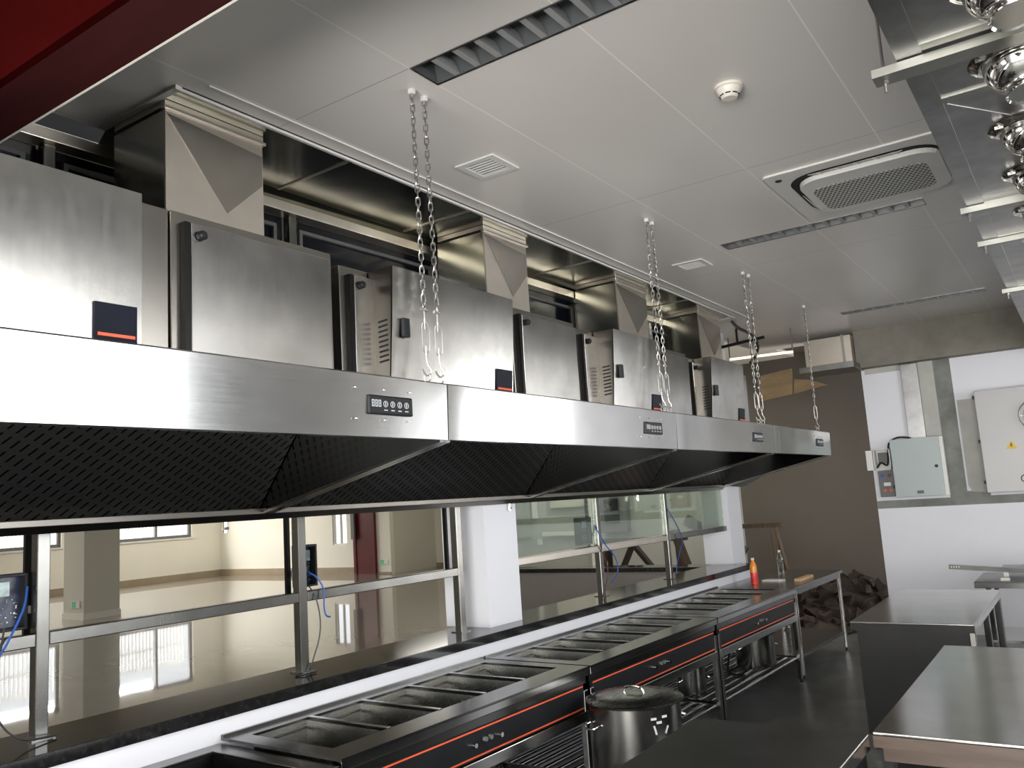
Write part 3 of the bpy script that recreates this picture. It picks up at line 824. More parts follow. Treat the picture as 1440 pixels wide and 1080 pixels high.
obj('side_flap', MB().slab([(ax0+.115, acy-.06, az-.012), (ax0+.135, acy-.10, az-.034), (ax0+.150, acy+.24, az-.034), (ax0+.115, acy+.20, az-.012)], (0, 0, .004)), 'aluwhite', t)

# ------------------------------------------------------------------ big galvanised duct with ball jets, right
DZ = 3.0; dx0, dx1 = -.325, .62
t = thing('supply_duct', 'large galvanised duct hung under the ceiling at the top right', 'duct', (.15, 4.5, DZ))
secs = [1.1, 2.62, 3.06, 4.42, 5.12, 6.62, 8.1, 9.6, 10.44]
for a, b in zip(secs, secs[1:]):
    s = obj('section', MB().box(dx0+.07, dx1, a+.004, b-.004, DZ, 3.42), 'galv', t)
    if b-a > .5:
        obj('stiffening_crease', MB().bar((dx0+.08, a+.05, DZ-.001), (dx1-.05, b-.05, DZ-.001), .003, .002), 'galv', s)
    obj('seam_flange', MB().box(dx0+.07, dx1, b-.02, b+.02, DZ-.006, DZ), 'galvlight', t)
obj('edge_flange', MB().box(dx0, dx0+.07, 1.1, 10.44, DZ-.004, DZ+.03), 'galv', t)
for y, wd, lab in ((2.70, .075, 'nearest wide pale steel angle under the big duct'), (4.42, .05, 'steel angle under the big duct beside the air conditioner'), (5.14, .04, 'third steel angle under the big duct'), (6.64, .05, 'farthest steel angle under the big duct')):
    h = thing('duct_hanger', lab, 'bracket', (.1, y, DZ-.04), group='angle iron hangers under the duct')
    x0 = dx0-.075 if wd > .06 else dx0-.03
    obj('angle', MB().box(x0, dx1+.05, y-wd/2, y+wd/2, DZ-.035, DZ-.030).box(x0, dx1+.05, y-wd/2, y-wd/2+.005, DZ-.030, DZ-.008), 'galvlight', h)
    obj('hanger_rod', MB().tube([(x0+.03, y, DZ-.075), (x0+.03, y, CZ)], .005, 8), 'zinc', h, smooth=True)
    obj('nut', MB().cyl((x0+.03, y, DZ-.048), .011, .012, 6), 'zinc', h)
jl = ['nearest polished ball jet nozzle at the top right corner', 'second polished ball jet nozzle at the right edge', 'third polished ball jet nozzle at the right edge',
      'fourth polished ball jet nozzle at the right edge', 'fifth polished ball jet nozzle at the right edge', 'farthest polished ball jet nozzle at the right edge']
for k in range(6):
    y = (2.36, 2.88, 3.50, 4.08, 4.70, 5.30)[k]
    x = -.022
    t = thing('ball_jet', jl[k], 'nozzle', (x, y, DZ), group='ball jets under the duct')
    rot = Matrix.Rotation(math.radians(-8), 3, 'X') @ Matrix.Rotation(math.radians(-6), 3, 'Y')
    obj('flange_ring', MB().lathe([(.0, 0), (.135, 0), (.137, -.006), (.126, -.010), (.110, -.022), (.104, -.022), (0, -.004)], (x, y, DZ), 36), 'chrome', t, smooth=True)
    pr = [(.100*math.sin(a), -.035-.100*math.cos(a)*1.0+.02) for a in []]
    ball = [(.102, -.010), (.103, -.025), (.101, -.045), (.094, -.066), (.082, -.085), (.068, -.098), (.057, -.105), (.054, -.114), (.056, -.126), (.062, -.134), (.060, -.137), (.055, -.132)]
    obj('ball', MB().lathe(ball, (x, y, DZ), 40, rot), 'chrome', t, smooth=True)
    obj('throat', MB().lathe([(.0551, -.131), (.050, -.115), (.046, -.07), (0, -.065)], (x, y, DZ), 32, rot), 'black', t, smooth=True)  # chrome inside blackened: its shade is put into the colour
    for q in range(4):
        a = q*PI/2+.7
        obj('wing_screw', MB().bar((x+.125*math.cos(a)-.014, y+.125*math.sin(a), DZ-.018), (x+.125*math.cos(a)+.014, y+.125*math.sin(a), DZ-.018), .004, .012).cyl((x+.125*math.cos(a), y+.125*math.sin(a), DZ-.02), .004, .014, 8), 'zinc', t)

# ------------------------------------------------------------------ maroon beam, top left
t = thing('overhead_beam', 'dark maroon painted beam crossing the top left corner', 'beam', (-2.0, 1.0, 3.0))
obj('lower_face', MB().box(-4.4, -.6, 1.058, 1.212, 3.0, 3.05), 'beamred', t)
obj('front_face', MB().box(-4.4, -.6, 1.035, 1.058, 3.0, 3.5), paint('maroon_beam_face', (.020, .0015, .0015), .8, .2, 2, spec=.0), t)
obj('edge_trim', MB().box(-4.4, -.6, 1.212, 1.220, 3.0, 3.012), 'offwhite', t)

# ------------------------------------------------------------------ end wall: beam, plaster chases, cabinets
struct('trim_3', MB().box(-2.14, XR, 10.45, 10.65, 3.065, CZ), 'beamconc')
struct('trim_4', MB().box(-1.36, -1.185, 10.640, 10.652, 1.50, 3.065).box(-2.14, WE[0], 10.640, 10.652, 1.41, 1.50).box(-1.185, -.96, 10.641, 10.652, 1.50, 1.56), 'plaster')
struct('trim_5', MB().box(-1.52, -1.36, 10.636, 10.652, 2.15, 3.065).box(-2.10, -1.71, 10.644, 10.652, 3.0, 3.065), 'plasterlight')
struct('trim_6', MB().slab([(-1.165, 10.652, 2.58), (-1.165, 10.652, 1.62), (-1.13, 10.652, 1.55), (-1.0, 10.652, 1.54), (-.97, 10.652, 1.60), (-.97, 10.652, 2.58)], (0, -.014, 0)), 'plasterlight')
solo('cable_trunking', MB().box(-1.70, -1.52, 10.600, 10.648, 2.17, 3.06), 'galv', 'vertical galvanised cable trunking above the bluish cabinet', 'trunking', bevel=.003)
# bluish cabinet
t = thing('electrical_cabinet', 'small bluish grey electrical cabinet under the trunking', 'cabinet', (-1.6, 10.55, 1.53))
obj('body', MB().box(-1.87, -1.36, 10.46, 10.648, 1.55, 2.18), 'cabwhite', t, bevel=.003)
d = obj('door', MB().box(-1.885, -1.375, 10.43, 10.458, 1.535, 2.19), 'cabblue', t, bevel=.004)
obj('side_edge', MB().box(-1.374, -1.335, 10.43, 10.50, 1.535, 2.185), 'aluwhite', t, bevel=.003)
obj('lock', MB().cyl((-1.43, 10.418, 1.86), .018, .012, 16, 'y'), 'black', d)
lg = obj('badge', MB().box(-1.66, -1.59, 10.427, 10.430, 1.565, 1.60), 'ink', d)
obj('hinge', MB().box(-1.90, -1.885, 10.42, 10.45, 1.64, 1.67), 'black', d)
# open breaker box + socket box left of it
t = thing('breaker_box', 'small open grey breaker box with a hinged cover left of the bluish cabinet', 'box', (-2.02, 10.55, 1.85))
mb = MB(); x0, x1, z0, z1 = -2.09, -1.91, 1.86, 2.10
mb.box(x0, x1, 10.63, 10.645, z0, z1); mb.box(x0, x0+.012, 10.50, 10.63, z0, z1); mb.box(x1-.012, x1, 10.50, 10.63, z0, z1); mb.box(x0, x1, 10.50, 10.63, z0, z0+.012); mb.box(x0, x1, 10.50, 10.63, z1-.012, z1)
obj('shell', mb, 'acgrey', t)
obj('cover', MB().box(-2.17, -2.10, 10.49, 10.51, 1.86, 2.09), 'aluwhite', t)
obj('breaker', MB().box(-2.06, -1.96, 10.60, 10.63, 1.93, 2.06), 'greyplastic', t)
obj('loose_wires', MB().tube(catmull([(-2.07, 10.56, 1.89), (-2.02, 10.53, 1.94), (-1.96, 10.56, 1.91), (-1.93, 10.53, 2.05), (-1.90, 10.50, 2.16), (-1.80, 10.50, 2.215), (-1.68, 10.58, 2.20)]), .010, 6), 'black', t, smooth=True)
t = thing('socket_box', 'grey socket box with coloured outlets below the open breaker box', 'socket', (-1.99, 10.6, 1.55))
obj('shell', MB().box(-2.07, -1.905, 10.54, 10.645, 1.545, 1.845), 'greyplastic', t, bevel=.004)
for (xx, zz, m) in ((-2.03, 1.79, 'blue'), (-1.95, 1.79, 'maroon'), (-2.01, 1.62, 'red'), (-1.95, 1.62, 'red')):
    obj('outlet', MB().cyl((xx, 10.528, zz), .018, .012, 14, 'y'), m, t)
obj('rating_plate', MB().box(-2.02, -1.945, 10.536, 10.54, 1.67, 1.71), 'aluwhite', t)
# big cabinet at right edge
t = thing('electrical_cabinet', 'large pale grey electrical cabinet with a yellow warning triangle at the right edge', 'cabinet', (-.4, 10.5, 1.53))
obj('body', MB().box(-.94, .10, 10.42, 10.648, 1.55, 2.62), 'cabwhite', t, bevel=.004)
d = obj('door', MB().box(-.965, .125, 10.39, 10.42, 1.535, 2.635), 'cabwhite', t, bevel=.004)
for zz in (2.55, 2.07, 1.63):
    obj('hinge', MB().box(-.985, -.965, 10.38, 10.41, zz, zz+.035), 'black', d)
obj('warning_sign', MB().slab([(-.735, 10.388, 1.985), (-.625, 10.388, 1.985), (-.68, 10.388, 2.075)], (0, -.002, 0)), 'yellow', d)
obj('warning_bolt', MB().slab([(-.688, 10.385, 2.045), (-.672, 10.385, 2.045), (-.678, 10.385, 2.02), (-.668, 10.385, 2.02), (-.685, 10.385, 1.995), (-.682, 10.385, 2.012), (-.694, 10.385, 2.012)], (0, -.001, 0)), 'ink', d)
mb = MB()
mb.tube([(-.60+.035*math.cos(a), 10.387, 1.665+.035*math.sin(a)) for a in [PI*.25+1.5*PI*q/12 for q in range(13)]], .007, 6)
mb.box(-.545, -.53, 10.383, 10.389, 1.63, 1.70); mb.box(-.53, -.48, 10.383, 10.389, 1.685, 1.70); mb.box(-.53, -.49, 10.383, 10.389, 1.658, 1.670); mb.box(-.53, -.48, 10.383, 10.389, 1.63, 1.643)
obj('lettering', mb, 'ink', d)
solo('wall_fan', MB().tube([(-.44+.13*math.cos(2*PI*q/24), 10.33, 2.32+.15*math.sin(2*PI*q/24)) for q in range(24)], .007, 6, True)
     .tube([(-.44+.09*math.cos(2*PI*q/24), 10.31, 2.32+.10*math.sin(2*PI*q/24)) for q in range(24)], .004, 6, True)
     .bar((-.57, 10.33, 2.32), (-.31, 10.33, 2.32), .006).bar((-.44, 10.33, 2.17), (-.44, 10.33, 2.47), .006).bar((-.44, 10.39, 2.32), (-.44, 10.31, 2.32), .03),
     'zinc', 'round wire guard in front of the large cabinet at the right edge', 'wire guard', smooth=True)
# end duct, plywood, tube light, far corner
t = thing('duct_end', 'short galvanised duct end with a dark flange left of the beam', 'duct', (-2.4, 10.3, 3.1))
obj('body', MB().box(-2.68, -2.145, 10.30, 10.62, 3.12, 3.46), 'ductface', t, bevel=.003)
obj('flange', MB().box(-2.72, -2.10, 10.12, 10.64, 3.05, 3.12), 'galv', t, bevel=.003)
obj('joint_collar', MB().box(-2.25, -2.22, 10.29, 10.63, 3.12, 3.47), 'galvlight', t)
solo('plywood_sheet', MB().hexa([(-3.35, 10.55, 2.83), (-2.95, 10.55, 2.87), (-2.95, 10.60, 2.87), (-3.35, 10.60, 2.83), (-3.35, 10.62, 3.16), (-2.95, 10.62, 3.20), (-2.95, 10.66, 3.20), (-3.35, 10.66, 3.16)]), 'ply', 'larger plywood sheet under the glowing tube light', 'plywood', 'plywood sheets in the far ceiling corner')
solo('plywood_sheet', MB().hexa([(-2.93, 10.55, 2.87), (-2.52, 10.55, 2.93), (-2.52, 10.60, 2.93), (-2.93, 10.60, 2.87), (-2.93, 10.62, 3.06), (-2.75, 10.62, 3.03), (-2.75, 10.66, 3.03), (-2.93, 10.66, 3.06)]), 'ply', 'smaller plywood sheet below the duct end flange', 'plywood', 'plywood sheets in the far ceiling corner')
t = thing('tube_light', 'warm glowing tube light under the ceiling in the far corner', 'light', (-2.95, 9.5, 3.25))
obj('tube', MB().tube([(-3.33, 9.5, 3.252), (-2.60, 9.5, 3.232)], .014, 12), 'tube', t, smooth=True)
for x in (-2.60, -3.33):
    obj('end_bracket', MB().bar((x, 9.5, 3.25), (x, 9.5, CZ), .012), 'greyplastic', t)
solo('black_hose', MB().tube(catmull([(-2.93, 8.52, 3.505), (-2.87, 8.55, 3.42), (-2.76, 8.6, 3.34), (-2.72, 8.65, 3.24), (-2.76, 8.7, 3.14), (-2.84, 8.72, 3.06)]), .016, 8), 'rubber', 'thick black hose hanging from the ceiling past the last duct drop', 'hose', smooth=True)
solo('ceiling_bracket', MB().bar((-3.30, 9.0, 3.32), (-2.75, 9.0, 3.36), .03).bar((-3.05, 9.0, 3.34), (-3.05, 9.0, 3.505), .02), 'black', 'black angle bracket under the ceiling behind the hanging hose', 'bracket')

# ------------------------------------------------------------------ serving line: steam tables
def leg(t, x, s, z0, z1, w=.038, mat='counter'):
    l = obj('leg', MB().box(x-w/2, x+w/2, s-w/2, s+w/2, z0+.03, z1), mat, t, bevel=.004)
    obj('foot', MB().cyl((x, s, z0), .014, .032, 12), 'black', l)
FD = .765; TZ = .823
def steam_table(s0, s1, lab, shelf=True):
    t = rthing('steam_table', lab, 'steam table', (s0+s1)/2, 'steam tables along the half wall', FD/2, 0)
    n = 5; a0, a1 = .095, .615; m0 = s0+.075; m1 = s1-.075; w = (m1-m0)/n; gap = .014
    holes = [(a0, a1, m0+w*k+gap, m0+w*(k+1)-gap) for k in range(n)]
    obj('top', plate(MB(), 'z', TZ-.012, TZ, .003, FD, s0, s1, holes), 'counter', t)
    obj('front_edge', MB().slab([(FD-.012, s0, TZ-.012), (FD, s0, TZ-.006), (FD, s0, TZ-.046), (FD-.012, s0, TZ-.052)], (0, s1-s0, 0)), 'hood', t, bevel=.002)
    obj('upstand', MB().box(.003, .02, s0, s1, TZ, TZ+.012), 'counter', t)
    for (x0, x1, y0, y1) in holes:
        b = MB(); z = TZ-.012; zf = TZ-.15; q = .02
        T = [(x0, y0, z), (x1, y0, z), (x1, y1, z), (x0, y1, z)]; B = [(x0+q, y0+q, zf), (x1-q, y0+q, zf), (x1-q, y1-q, zf), (x0+q, y1-q, zf)]
        tv = [b.bm.verts.new(p) for p in T]; bv = [b.bm.verts.new(p) for p in B]
        for k in range(4): b.bm.faces.new((tv[k], tv[(k+1) % 4], bv[(k+1) % 4], bv[k]))
        b.bm.faces.new(bv)
        bb = obj('basin', b, 'basin', t)
        obj('inner_ledge', MB().box(x0+.004, x0+.03, y0+.004, y1-.004, z-.03, z-.026), 'hood', bb)
    for k in range(1, n):
        y = m0+w*k
        obj('divider', MB().box(a0, a1, y-gap+.002, y+gap-.002, TZ, TZ+.004), 'hood', t, bevel=.0015)
    xf = FD-.02
    obj('apron', MB().box(xf-.02, xf, s0+.01, s1-.01, TZ-.09, TZ-.012), 'counter', t)
    cp = obj('control_panel', MB().box(xf-.02, xf, s0+.04, s1-.04, .595, TZ-.091), 'black', t)
    obj('orange_line', MB().box(xf, xf+.002, s0+.045, s1-.045, .718, .725), 'orange', cp)
    obj('orange_line', MB().box(xf, xf+.002, s0+.045, s1-.045, .603, .610), 'orange', cp)
    sm = (s0+s1)/2
    for k, ds in enumerate((-.10, -.02, .02, .10)):
        obj('knob', MB().cyl((xf, sm+ds, .66+(.01 if k in (1, 2) else 0)), .011, .018, 12, 'x'), 'chrome' if k in (0, 3) else 'greyplastic', cp)
    obj('lower_rail', MB().box(xf-.04, xf+.012, s0+.02, s1-.02, .535, .590), 'hood', t, bevel=.003)
    obj('tank', MB().box(.06, xf-.05, s0+.05, s1-.05, .52, TZ-.155), 'darkside', t)
    for x in (.05, xf-.01):
        for s in (s0+.025, s1-.025): leg(t, x, s, 0, .70)
    if shelf:
        obj('shelf_frame', MB().box(.05, xf, s0+.03, s0+.055, .185, .215).box(.05, xf, s1-.055, s1-.03, .185, .215), 'counter', t)
        for k in range(8):
            x = .09+k*(xf-.14)/7
            obj('shelf_tube', MB().tube([(x, s0+.05, .20), (x, s1-.05, .20)], .015, 10), 'hood', t, smooth=True)
steam_table(.0, 1.835, 'nearest stainless steam table with five open wells')
steam_table(1.855, 3.665, 'middle stainless steam table behind the stock pot')
steam_table(3.685, 5.495, 'far stainless steam table with a pot under it')
# sink table at the near end
t = rthing('sink_table', 'stainless sink table with a dark deep bowl at the bottom left', 'sink', -.7, None, FD/2, 0)
obj('top', plate(MB(), 'z', .79, .802, .003, FD, -1.5, -.012, [(.09, .66, -1.40, -.10)]), 'counter', t, bevel=.002)
b = MB(); T = [(.09, -1.40, .79), (.66, -1.40, .79), (.66, -.10, .79), (.09, -.10, .79)]; Bq = [(.11, -1.38, .50), (.64, -1.38, .50), (.64, -.12, .50), (.11, -.12, .50)]
tv = [b.bm.verts.new(p) for p in T]; bv = [b.bm.verts.new(p) for p in Bq]
for k in range(4): b.bm.faces.new((tv[k], tv[(k+1) % 4], bv[(k+1) % 4], bv[k]))
b.bm.faces.new(bv); obj('bowl', b, 'darkside', t)
obj('apron', MB().box(FD-.03, FD-.01, -1.5, -.012, .70, .79), 'counter', t)
for x in (.05, FD-.04):
    for s in (-1.46, -.05): leg(t, x, s, 0, .79)
# plain work table at the far end
t = rthing('work_table', 'stainless work table with round legs at the far end of the serving line', 'table', 6.3, None, FD/2, 0)
obj('top', MB().box(.003, FD-.02, 5.515, 7.13, TZ-.03, TZ-.001), 'counter', t, bevel=.004)
for x in (.06, FD-.055):
    for s in (5.62, 7.08):
        l = obj('leg', MB().tube([(x, s, .03), (x, s, TZ-.03)], .019, 14), 'chrome', t, smooth=True)
        obj('foot', MB().cyl((x, s, 0), .012, .035, 12), 'black', l)
obj('shelf', MB().box(.05, FD-.05, 5.60, 7.10, .170, .200), 'counter', t, bevel=.003)
obj('apron', MB().box(FD-.06, FD-.04, 5.55, 7.1, TZ-.075, TZ-.03), 'counter', t)

# pots, bottles, bits on the serving line
def pot(c, r, h, lab, lid=True, marks=False):
    x, y, z = c
    t = thing('stock_pot', lab, 'pot', c, group='stock pots')
    obj('body', MB().lathe([(0, .002), (r*.97, .002), (r, .02), (r, h-.01), (r+.012, h), (r+.012, h+.004), (r-.004, h), (r-.006, .03), (0, .03)], c, 48), 'frame', t, smooth=True)
    if lid:
        ld = obj('lid', MB().lathe([(r+.018, h-.004), (r+.020, h+.004), (r+.004, h+.012), (r-.02, h+.012), (r*.85, h+.022), (r*.5, h+.030), (0, h+.034)], c, 48), 'basin', t, smooth=True)
        obj('lid_handle', MB().tube(catmull([(x-.06, y, z+h+.030), (x-.045, y, z+h+.055), (x, y, z+h+.062), (x+.045, y, z+h+.055), (x+.06, y, z+h+.030)]), .007, 8), 'chrome', ld, smooth=True)
    for a in (-2.2, .94):
        ca, sa = math.cos(a), math.sin(a); px, py = x+ca*r, y+sa*r
        obj('side_handle', MB().tube(catmull([(px-sa*.05, py+ca*.05, z+h-.10), (px-sa*.05+ca*.03, py+ca*.05+sa*.03, z+h-.11), (px+ca*.045, py+sa*.045, z+h-.115), (px+sa*.05+ca*.03, py-ca*.05+sa*.03, z+h-.11), (px+sa*.05, py-ca*.05, z+h-.10)]), .006, 8), 'chrome', t, smooth=True)
    if marks:
        for k, (da, dz, w, hh, rr) in enumerate(((.0, -.075, .03, .012, 0), (.12, -.095, .03, .012, 0), (.26, -.070, .03, .012, 0), (.02, -.13, .010, .045, .25), (.30, -.135, .010, .040, -.5))):
            a = -.72+da; ca, sa = math.cos(a), math.sin(a); px, py = x+ca*(r+.0015), y+sa*(r+.0015); pz = z+h+dz+.02
            u = Vector((-sa, ca, 0)); v = Vector((0, 0, 1)); u2 = u*math.cos(rr)+v*math.sin(rr); v2 = -u*math.sin(rr)+v*math.cos(rr)
            p = Vector((px, py, pz))
            obj('paint_mark', MB().slab([p-u2*w/2-v2*hh/2, p+u2*w/2-v2*hh/2, p+u2*w/2+v2*hh/2, p-u2*w/2+v2*hh/2], (ca*.0015, sa*.0015, 0)), 'aluwhite', t)
pot((-2.185, 4.20, 0), .243, .675, 'large lidded stock pot with white paint marks standing in the aisle', True, True)
p = W(.50, 5.05, .217); pot(tuple(p), .17, .27, 'shiny stock pot on the tube shelf of the far steam table', False)
p = W(.42, 3.88, .217); pot(tuple(p), .11, .22, 'small shiny pot on the tube shelf just left of the larger shelf pot', False)

def water_bottle(p, h, lab):
    t = thing('water_bottle', lab, 'bottle', p, group='clear water bottles'); r = .032; k = h/.25
    obj('body', MB().lathe([(0, 0), (r*.9, 0), (r, .01*k), (r*.95, .05*k), (r, .07*k), (r*.95, .1*k), (r, .13*k), (r, .17*k), (r*.7, .2*k), (.012, .225*k), (.012, .235*k), (0, .235*k)], p, 20), 'bottle', t, smooth=True)
    obj('cap', MB().cyl((p[0], p[1], p[2]+.232*k), .014, .02, 16), 'aluwhite', t)
    obj('label_band', MB().lathe([(r+.001, .135*k), (r+.001, .160*k)], p, 20), 'ink', t)
water_bottle(tuple(W(.285, 6.55, TZ)), .26, 'clear water bottle standing on the far table top')
water_bottle(tuple(W(.44, 6.10, .201)), .24, 'clear water bottle on the bottom shelf of the far table')
p = tuple(W(.25, 5.86, TZ))
t = thing('juice_bottle', 'red and orange drink bottle at the end of the black ledge', 'bottle', p)
obj('body', MB().lathe([(0, 0), (.032, 0), (.034, .01), (.034, .16), (.026, .19), (.013, .215), (.013, .225), (0, .225)], p, 20), 'juiceorange', t, smooth=True)
obj('wrapper', MB().lathe([(.0345, .004), (.0352, .01), (.0352, .10), (.0345, .105)], p, 20), 'juicered', t, smooth=True)
obj('cap', MB().cyl((p[0], p[1], p[2]+.223), .016, .020, 16), 'aluwhite', t)
c = [W(.60, 5.98, TZ), W(.66, 5.98, TZ), W(.66, 6.40, TZ), W(.60, 6.40, TZ)]
solo('wood_block', MB().slab(c, (0, 0, .028)), 'wood', 'pale wooden batten lying on the far table top', 'wood', bevel=.002)
mb = MB(); base = W(.33, 6.05, TZ)
mb.slab([base+Vector(v) for v in ((-.07, -.02, 0), (.10, -.03, 0), (.14, .06, 0), (0, .10, 0), (-.06, .07, 0))], (0, 0, .012))
solo('paper_scrap', mb, 'paper', 'crumpled white paper between the two bottles', 'paper')
solo('black_hose', MB().tube(catmull([W(.60, 1.05, .53), W(.62, 1.10, .40), W(.66, 1.16, .30), W(.60, 1.26, .25), W(.50, 1.30, .30), W(.55, 1.20, .36), W(.60, 1.05, .24), W(.5, .8, .225)]), .014, 8), 'rubber', 'coiled black hose under the nearest steam table', 'hose', smooth=True)
solo('power_cable', MB().tube(catmull([W(.40, 5.1, .52), W(.33, 4.95, .42), W(.36, 4.75, .26), W(.45, 4.55, .235), W(.60, 4.50, .24), W(.52, 4.30, .235), W(.45, 3.95, .235)]), .009, 6), 'rubber', 'black power cable lying on the tube shelf by the pot', 'cable', smooth=True)

# ------------------------------------------------------------------ card terminals and cables on the rail
def terminal(s, lab, open_=True, w=.22, flip=1):
    t = rthing('card_terminal', lab, 'terminal', s, 'card terminals mounted on the posts', XP, 1.365)
    a, b = (s+.032, s+.032+w) if flip > 0 else (s-.032-w, s-.032)
    x0 = XP-.10; x1 = XP-.03
    m = plate(MB(), 'x', x0, x1, a, b, 1.38, 1.60, [(a+.012, b-.012, 1.392, 1.588)])
    obj('housing', m, 'black', t, bevel=.002)
    bd = obj('circuit_board', MB().box(x0+.01, x0+.02, a+.012, b-.012, 1.392, 1.588), 'circuit', t)
    obj('screen_back', MB().box(x0+.02, x0+.045, a+w*.2, b-w*.25, 1.515, 1.57), 'screen', bd)
    mb = MB()
    for k in range(46):
        yy = random.uniform(a+.02, b-.02); zz = random.uniform(1.40, 1.50); q = random.uniform(.002, .006)
        mb.box(x0+.02, x0+.02+q*2, yy, yy+q*1.5, zz, zz+q)
    obj('components', mb, 'zinc', bd)
    obj('bracket', MB().box(x0, x1, min(a, b)-.032 if flip > 0 else b, a if flip > 0 else b+.032, 1.44, 1.47), 'greyplastic', t)
    return (a, b)
terminal(-.66, 'open black card terminal left of the leftmost post', w=.24, flip=-1)
terminal(.645, 'open card terminal on the right of the second post', w=.115)
terminal(3.72, 'open card terminal left of the post beyond the nearer pillar', w=.16, flip=-1)
def wire(name, pts, r, m, lab, g=None):
    solo(name, MB().tube(catmull([W(*p) for p in pts]), r, 6), m, lab, 'cable', g, smooth=True)
wire('blue_cable', [(XP-.02, -.70, 1.545), (XP+.02, -.73, 1.47), (XP+.04, -.78, 1.38), (XP+.05, -.84, 1.30), (XP+.04, -.98, 1.24), (XP+.03, -1.15, 1.2)], .0045, 'blue', 'blue cable dropping from the leftmost card terminal')
wire('black_cable', [(XP+.02, -.80, 1.40), (XP+.04, -.83, 1.25), (XP+.05, -.84, 1.13), (XP+.06, -.81, 1.04), (XP+.07, -.74, .985), (XP+.06, -.62, .968)], .004, 'rubber', 'thin black cable curling onto the ledge at the leftmost post')
wire('blue_cable', [(XP-.02, .69, 1.47), (XP+.03, .73, 1.43), (XP+.045, .765, 1.36), (XP+.05, .76, 1.28), (XP+.05, .77, 1.23), (XP+.05, .80, 1.215)], .0045, 'blue', 'blue cable with a loose end hanging from the second terminal')
wire('black_cable', [(XP-.02, .70, 1.41), (XP+.035, .715, 1.33), (XP+.05, .73, 1.22), (XP+.05, .72, 1.12), (XP+.04, .685, 1.02), (XP+.04, .66, .966)], .0035, 'rubber', 'thin black cable hanging down the second post')
wire('black_cable', [(XP+.05, .60, .966), (XP+.06, .55, .966), (XP+.10, .57, .966), (XP+.09, .66, .966)], .003, 'rubber', 'loop of thin black cable on the ledge at the foot of the second post')
wire('blue_cable', [(XP-.02, 3.68, 1.56), (XP+.035, 3.70, 1.45), (XP+.05, 3.76, 1.36), (XP+.06, 3.88, 1.25), (XP+.06, 3.90, 1.14), (XP+.05, 3.80, 1.06)], .0045, 'blue', 'blue cable looping right of the fourth post')
wire('brown_wire', [(XP+.02, 3.66, 1.38), (XP+.05, 3.72, 1.27), (XP+.055, 3.75, 1.15), (XP+.05, 3.70, 1.04), (XP+.05, 3.64, .97)], .0035, 'copper', 'thin brown wire down the fourth post')
wire('blue_cable', [(XP, 4.99, 1.66), (XP+.05, 5.01, 1.55), (XP+.06, 5.12, 1.42), (XP+.06, 5.19, 1.30), (XP+.06, 5.05, 1.12), (XP+.05, 5.02, 1.0)], .0045, 'blue', 'blue cable hanging at the fifth post')
# dark box, boards and white rods for the shapes seen in the glass
t = thing('meter_box', 'dark glass-fronted meter box seen through the panes', 'box', (-6.6, 12.9, 1.2), group=None)
obj('shell', MB().box(-7.05, -6.55, 12.84, 12.99, 1.15, 1.85), 'greyplastic', t, bevel=.01)
obj('window', MB().box(-6.96, -6.68, 12.83, 12.845, 1.30, 1.72), 'blackgloss', t)
for (x0, x1, z0, z1, m, lab) in ((-9.35, -8.55, 1.10, 1.82, 'greenish', 'pale greenish panel board right of the nearer pillar, seen through glass'),
                              (-8.1, -6.8, 1.62, 2.4, 'hallcol', 'olive panel board beside the glowing squares, seen through glass')):
    solo('panel_board', MB().box(x0, x1, 12.93, 12.995, z0, z1), m, lab, 'board', 'boards on the wall behind the glass')
for (p, q, lab) in (((-8.45, 12.95, 1.45), (-8.45, 12.95, 2.4), 'upright white conduit nearest the pillar, behind the glass'),
                    ((-8.38, 12.95, .98), (-8.38, 12.95, 1.08), 'short white stub on the low wall'),
                    ((-8.3, 12.95, 1.16), (-7.2, 12.95, 1.16), 'level white conduit behind the glass'),
                    ((-7.25, 12.90, .6), (-7.25, 12.90, 2.6), 'upright pale conduit by the meter box')):
    solo('rod', MB().bar(p, q, .07), 'rodwhite', lab, 'pipe', 'white rods behind the glass')

# ------------------------------------------------------------------ trestles and rubble in the far corner
def trestle(x, y, z, mat, lab, w=.9, dx=1):
    t = thing('trestle', lab, 'trestle', (x, y, 0), group='rough wooden trestles')
    obj('top_beam', MB().bar((x-w/2, y, z), (x+w/2, y, z+.01), .10, .06), mat, t)
    for sx in (-1, 1):
        for sy in (-1, 1):
            obj('leg', MB().bar((x+sx*(w/2-.12), y+sy*.03, z-.03), (x+sx*(w/2+.02), y+sy*.28, 0), .07, .05), mat, t)
    for sx in (-1, 1):
        obj('brace', MB().bar((x+sx*(w/2-.06), y-.2, z*.45), (x+sx*(w/2-.06), y+.2, z*.45), .03, .07), mat, t)
trestle(-3.95, 11.2, 1.24, 'brownwood', 'tall brown wooden trestle right of the far white pillar', 1.0)
trestle(-5.2, 10.6, 1.14, 'darkwood', 'dark crossed wooden trestle behind the low wall', 1.3)
solo('timber_cross', MB().bar((-5.15, 10.2, 1.10), (-5.75, 10.2, .0), .10, .05).bar((-5.1, 10.15, 1.10), (-4.2, 10.15, .0), .10, .05), 'darkwood', 'pair of crossed dark planks behind the low wall', 'planks')
solo('timber_plank', MB().bar((-4.45, 10.0, 1.28), (-4.05, 10.0, .0), .20, .04), 'brownwood', 'reddish brown plank leaning behind the fifth post', 'plank')
solo('timber_plank', MB().bar((-4.15, 9.7, 1.42), (-3.45, 9.7, 1.0), .05, .14), 'galv', 'grey board slanting down behind the far pillar', 'plank')

